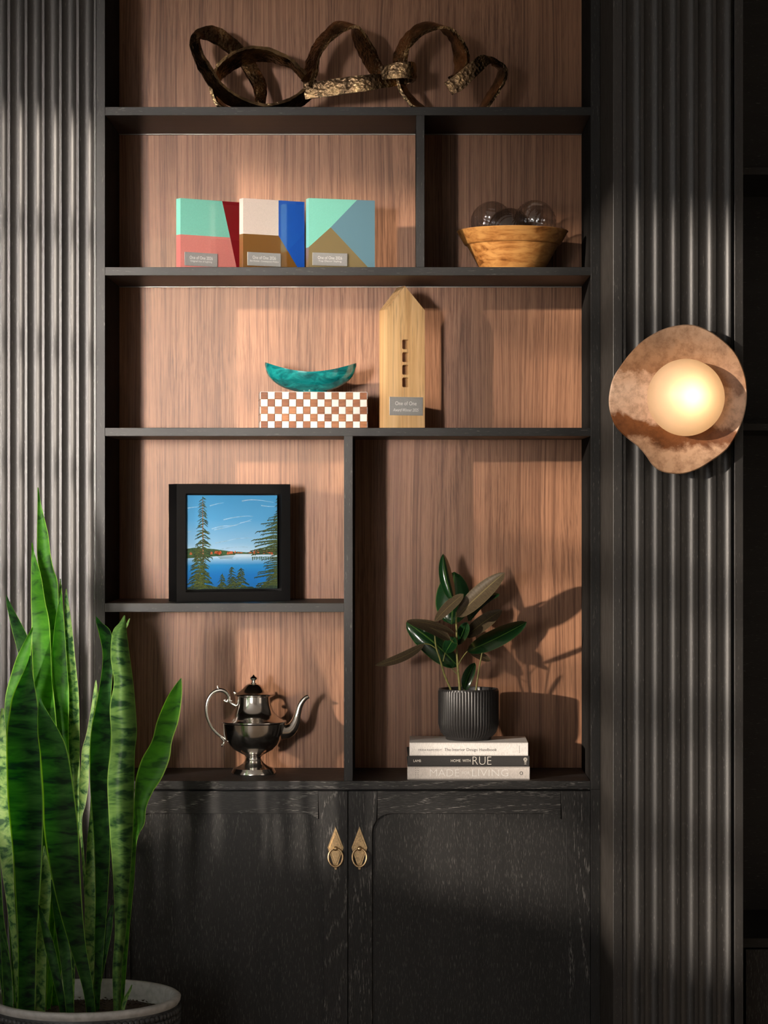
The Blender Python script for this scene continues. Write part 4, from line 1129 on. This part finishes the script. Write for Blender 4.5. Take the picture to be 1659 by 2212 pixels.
# centre and right
sleaf([(1332,207.5,209),(1345,208,220),(1366,213,240),(1420,222,246),(1500,212,240),(1583,196,241),(1683,194,235),(1821,203,238),(1932,206,233),(2043,204,225),(2160,204,216)], GY+.02, S_DARK, 1.0, .4)
sleaf([(1329,268,270),(1345,258,273),(1366,243,274),(1420,239,281),(1474,246,288),(1528,237,293),(1583,240,296),(1620,239,292),(1683,232,290),(1766,235,289),(1849,241,285),(1932,246,278),(2015,248,272),(2098,243,263),(2176,245,261)], GY-.01, S_MID, .35, -1.7)
sleaf([(1336,279,281),(1350,272,277),(1366,268,272),(1420,262,276)], GY+.05, S_PALE, 0, .2)
sleaf([(1465,390,392),(1501,364,393),(1555,340,386),(1600,328,372),(1640,306,366),(1680,294,350),(1711,291,330),(1745,289,316),(1780,287,312),(1816,282,296),(1900,272,290),(2030,264,278),(2160,258,268)], GY+.03, S_BACKLIT, .6, .45)
sleaf([(1469,206,208),(1500,201,212),(1528,197,212),(1583,187,209),(1620,177,200),(1650,175,193),(1697,170,191),(1738,171,185),(1780,171,177),(1900,180,186),(2140,192,200)], GB, S_PALE, -.3, .3)
sleaf([(1640,206,208),(1700,198,206),(1780,192,204),(1821,188,203),(1900,184,205),(1960,183,206),(2040,184,205),(2125,194,202),(2165,196,204)], GB-.02, S_PALE, .4, .3)
sleaf([(1955,240,246),(1980,230,244),(2020,222,240),(2080,206,228),(2160,200,212)], GY+.03, S_DARK, .3, .3)
sleaf([(1827,94.5,96),(1850,92,102),(1904,88,111),(1980,84,106),(2043,79,101),(2170,77,98)], GY, S_PALE, .3, .3)
sleaf([(1900,110,112),(1935,111,122),(1980,116,136),(2043,125,150),(2100,133,156),(2178,142,160)], GF+.005, S_DARK, .4, .3)
sleaf([(1955,83,85),(1985,86,98),(2043,96,118),(2100,110,130),(2178,128,144)], GF+.02, S_DARK, .4, .3)
sleaf([(2060,113,115),(2090,106,117),(2130,102,114),(2170,100,110)], GY+.03, S_BACKLIT, .2, .3)
sleaf([(2127,284,286),(2140,277,283),(2155,268,277),(2178,262,270)], GY-.02, S_PALE, .2, .3)
sleaf([(2086,28,30),(2095,32,38),(2115,38,44),(2140,44,50)], GY, S_PALE, .2, .3)

# ------------------------------------------------------------------ wall lamp
LY = -.385
def travertine():
    m, nt, b = new_mat('travertine')
    tc = coords(nt, (1, 1, 1), False); sp_ = nd(nt, 'ShaderNodeSeparateXYZ'); nt.links.new(tc.outputs[0], sp_.inputs[0])
    n = noise(nt, tc.outputs[0], 15, 9, .68, .4); n2 = noise(nt, tc.outputs[0], 48, 8, .72)
    a = nd(nt, 'ShaderNodeMath', operation='MULTIPLY_ADD'); a.inputs[1].default_value = .10; nt.links.new(n.outputs['Fac'], a.inputs[0]); nt.links.new(sp_.outputs['Z'], a.inputs[2])
    a2 = nd(nt, 'ShaderNodeMath', operation='MULTIPLY_ADD'); a2.inputs[1].default_value = .12; nt.links.new(sp_.outputs['X'], a2.inputs[0]); nt.links.new(a.outputs[0], a2.inputs[2])
    mr = nd(nt, 'ShaderNodeMapRange'); mr.inputs[1].default_value = -.11; mr.inputs[2].default_value = .21; nt.links.new(a2.outputs[0], mr.inputs[0])
    r = ramp(nt, [(0, (.54, .33, .20)), (.17, (.66, .42, .27)), (.22, (.20, .070, .022)), (.32, (.26, .095, .030)), (.36, (.78, .53, .38)), (.52, (.88, .64, .48)), (.60, (.78, .52, .36)), (.63, (.42, .22, .115)), (.78, (.50, .29, .165)), (.9, (.42, .265, .17)), (1, (.52, .35, .235))])
    nt.links.new(mr.outputs[0], r.inputs[0])
    r2 = ramp(nt, [(.32, (.36, .29, .24)), (.42, (.66, .60, .56)), (.56, (1, 1, 1)), (.8, (1, 1, 1))]); nt.links.new(n2.outputs['Fac'], r2.inputs[0])
    col = mixc(nt, .75, r.outputs[0], r2.outputs[0], 'MULTIPLY')
    nt.links.new(col, b.inputs['Base Color']); b.inputs['Roughness'].default_value = .35
    bump(nt, b, n2.outputs['Fac'], .25, .002); return m
TRAV = travertine()
lc = P(1478, 860, LY)
lamp = thing('wall_lamp', 'wall lamp with frosted globe on an organic travertine disc', 'lamp', lc)
outl = [(900,172),(1000,178),(1130,228),(1250,310),(1360,420),(1430,560),(1465,700),(1466,860),(1440,1000),(1380,1150),(1290,1290),(1160,1390),(1030,1470),(900,1510),(780,1508),(690,1485),(620,1430),(560,1345),(490,1265),(400,1195),(310,1110),(260,1020),(232,900),(235,790),(265,660),(330,550),(420,430),(530,320),(660,238),(780,192)]
outl = catmull([tuple(map(float, p)) for p in outl + [outl[0]]], 4)[:-1]
ol = [P(1260+x*.2405, 660+y*.2405, LY)-lc for x, y in outl]
V, F = [], []
rings = [(0.0, .012, 0), (.35, .012, 0), (.55, .010, 0), (.8, .002, 0), (.955, -.004, 0), (.985, -.0045, 0), (1.0, -.002, 0), (1.0, .004, 0), (.985, .008, 0), (.90, .014, 0), (.5, .022, 0), (0, .022, 0)]
cen = sum(ol, Vector())/len(ol)
N = len(ol)
for s, dy, _ in rings:
    for p in ol: V.append(Vector((cen.x+(p.x-cen.x)*max(s, .001), dy, cen.z+(p.z-cen.z)*max(s, .001))))
for i in range(len(rings)-1):
    for k in range(N):
        k2 = (k+1) % N; F.append([i*N+k, i*N+k2, (i+1)*N+k2, (i+1)*N+k])
mesh_obj('stone_disc', V, F, TRAV, lamp, True, False, autosmooth=50)
bmw = bmesh.new(); bmesh.ops.create_cone(bmw, cap_ends=True, segments=40, radius1=.055, radius2=.055, depth=.03, matrix=Matrix.Translation((0, .031, 0)) @ Matrix.Rotation(R(90), 4, 'X'))
bm_obj('wall_mount', bmw, BRASS, lamp, False, False)
def frosted():
    m, nt, b = new_mat('frosted_glass'); out = nt.nodes['Material Output']
    tl = nd(nt, 'ShaderNodeBsdfTranslucent'); tl.inputs[0].default_value = (.86, .72, .55, 1)
    n = noise(nt, coords(nt, (1, 1, 1)).outputs[0], 40, 3); r = ramp(nt, [(.3, (.36, .29, .25)), (.7, (.42, .34, .29))]); nt.links.new(n.outputs['Fac'], r.inputs[0]); nt.links.new(r.outputs[0], b.inputs['Base Color'])
    b.inputs['Roughness'].default_value = .45
    mx = nd(nt, 'ShaderNodeMixShader'); mx.inputs[0].default_value = .55
    nt.links.new(b.outputs[0], mx.inputs[1]); nt.links.new(tl.outputs[0], mx.inputs[2]); nt.links.new(mx.outputs[0], out.inputs[0]); return m
GR = 83.5*(D-.42)/D/1000
gc = Vector((0, -.030, 0))
bmg = bmesh.new(); bmesh.ops.create_uvsphere(bmg, u_segments=64, v_segments=40, radius=GR, matrix=Matrix.Translation(gc))
bm_obj('globe', bmg, frosted(), lamp, True, False)
bl = bpy.data.lights.new('bulb_light', 'POINT'); bl.energy = .24; bl.color = (1.0, .70, .40); bl.shadow_soft_size = .012
blo = link(bpy.data.objects.new('bulb_light', bl)); blo.parent = lamp; blo.location = gc + Vector((.004, -GR*.68, 0))
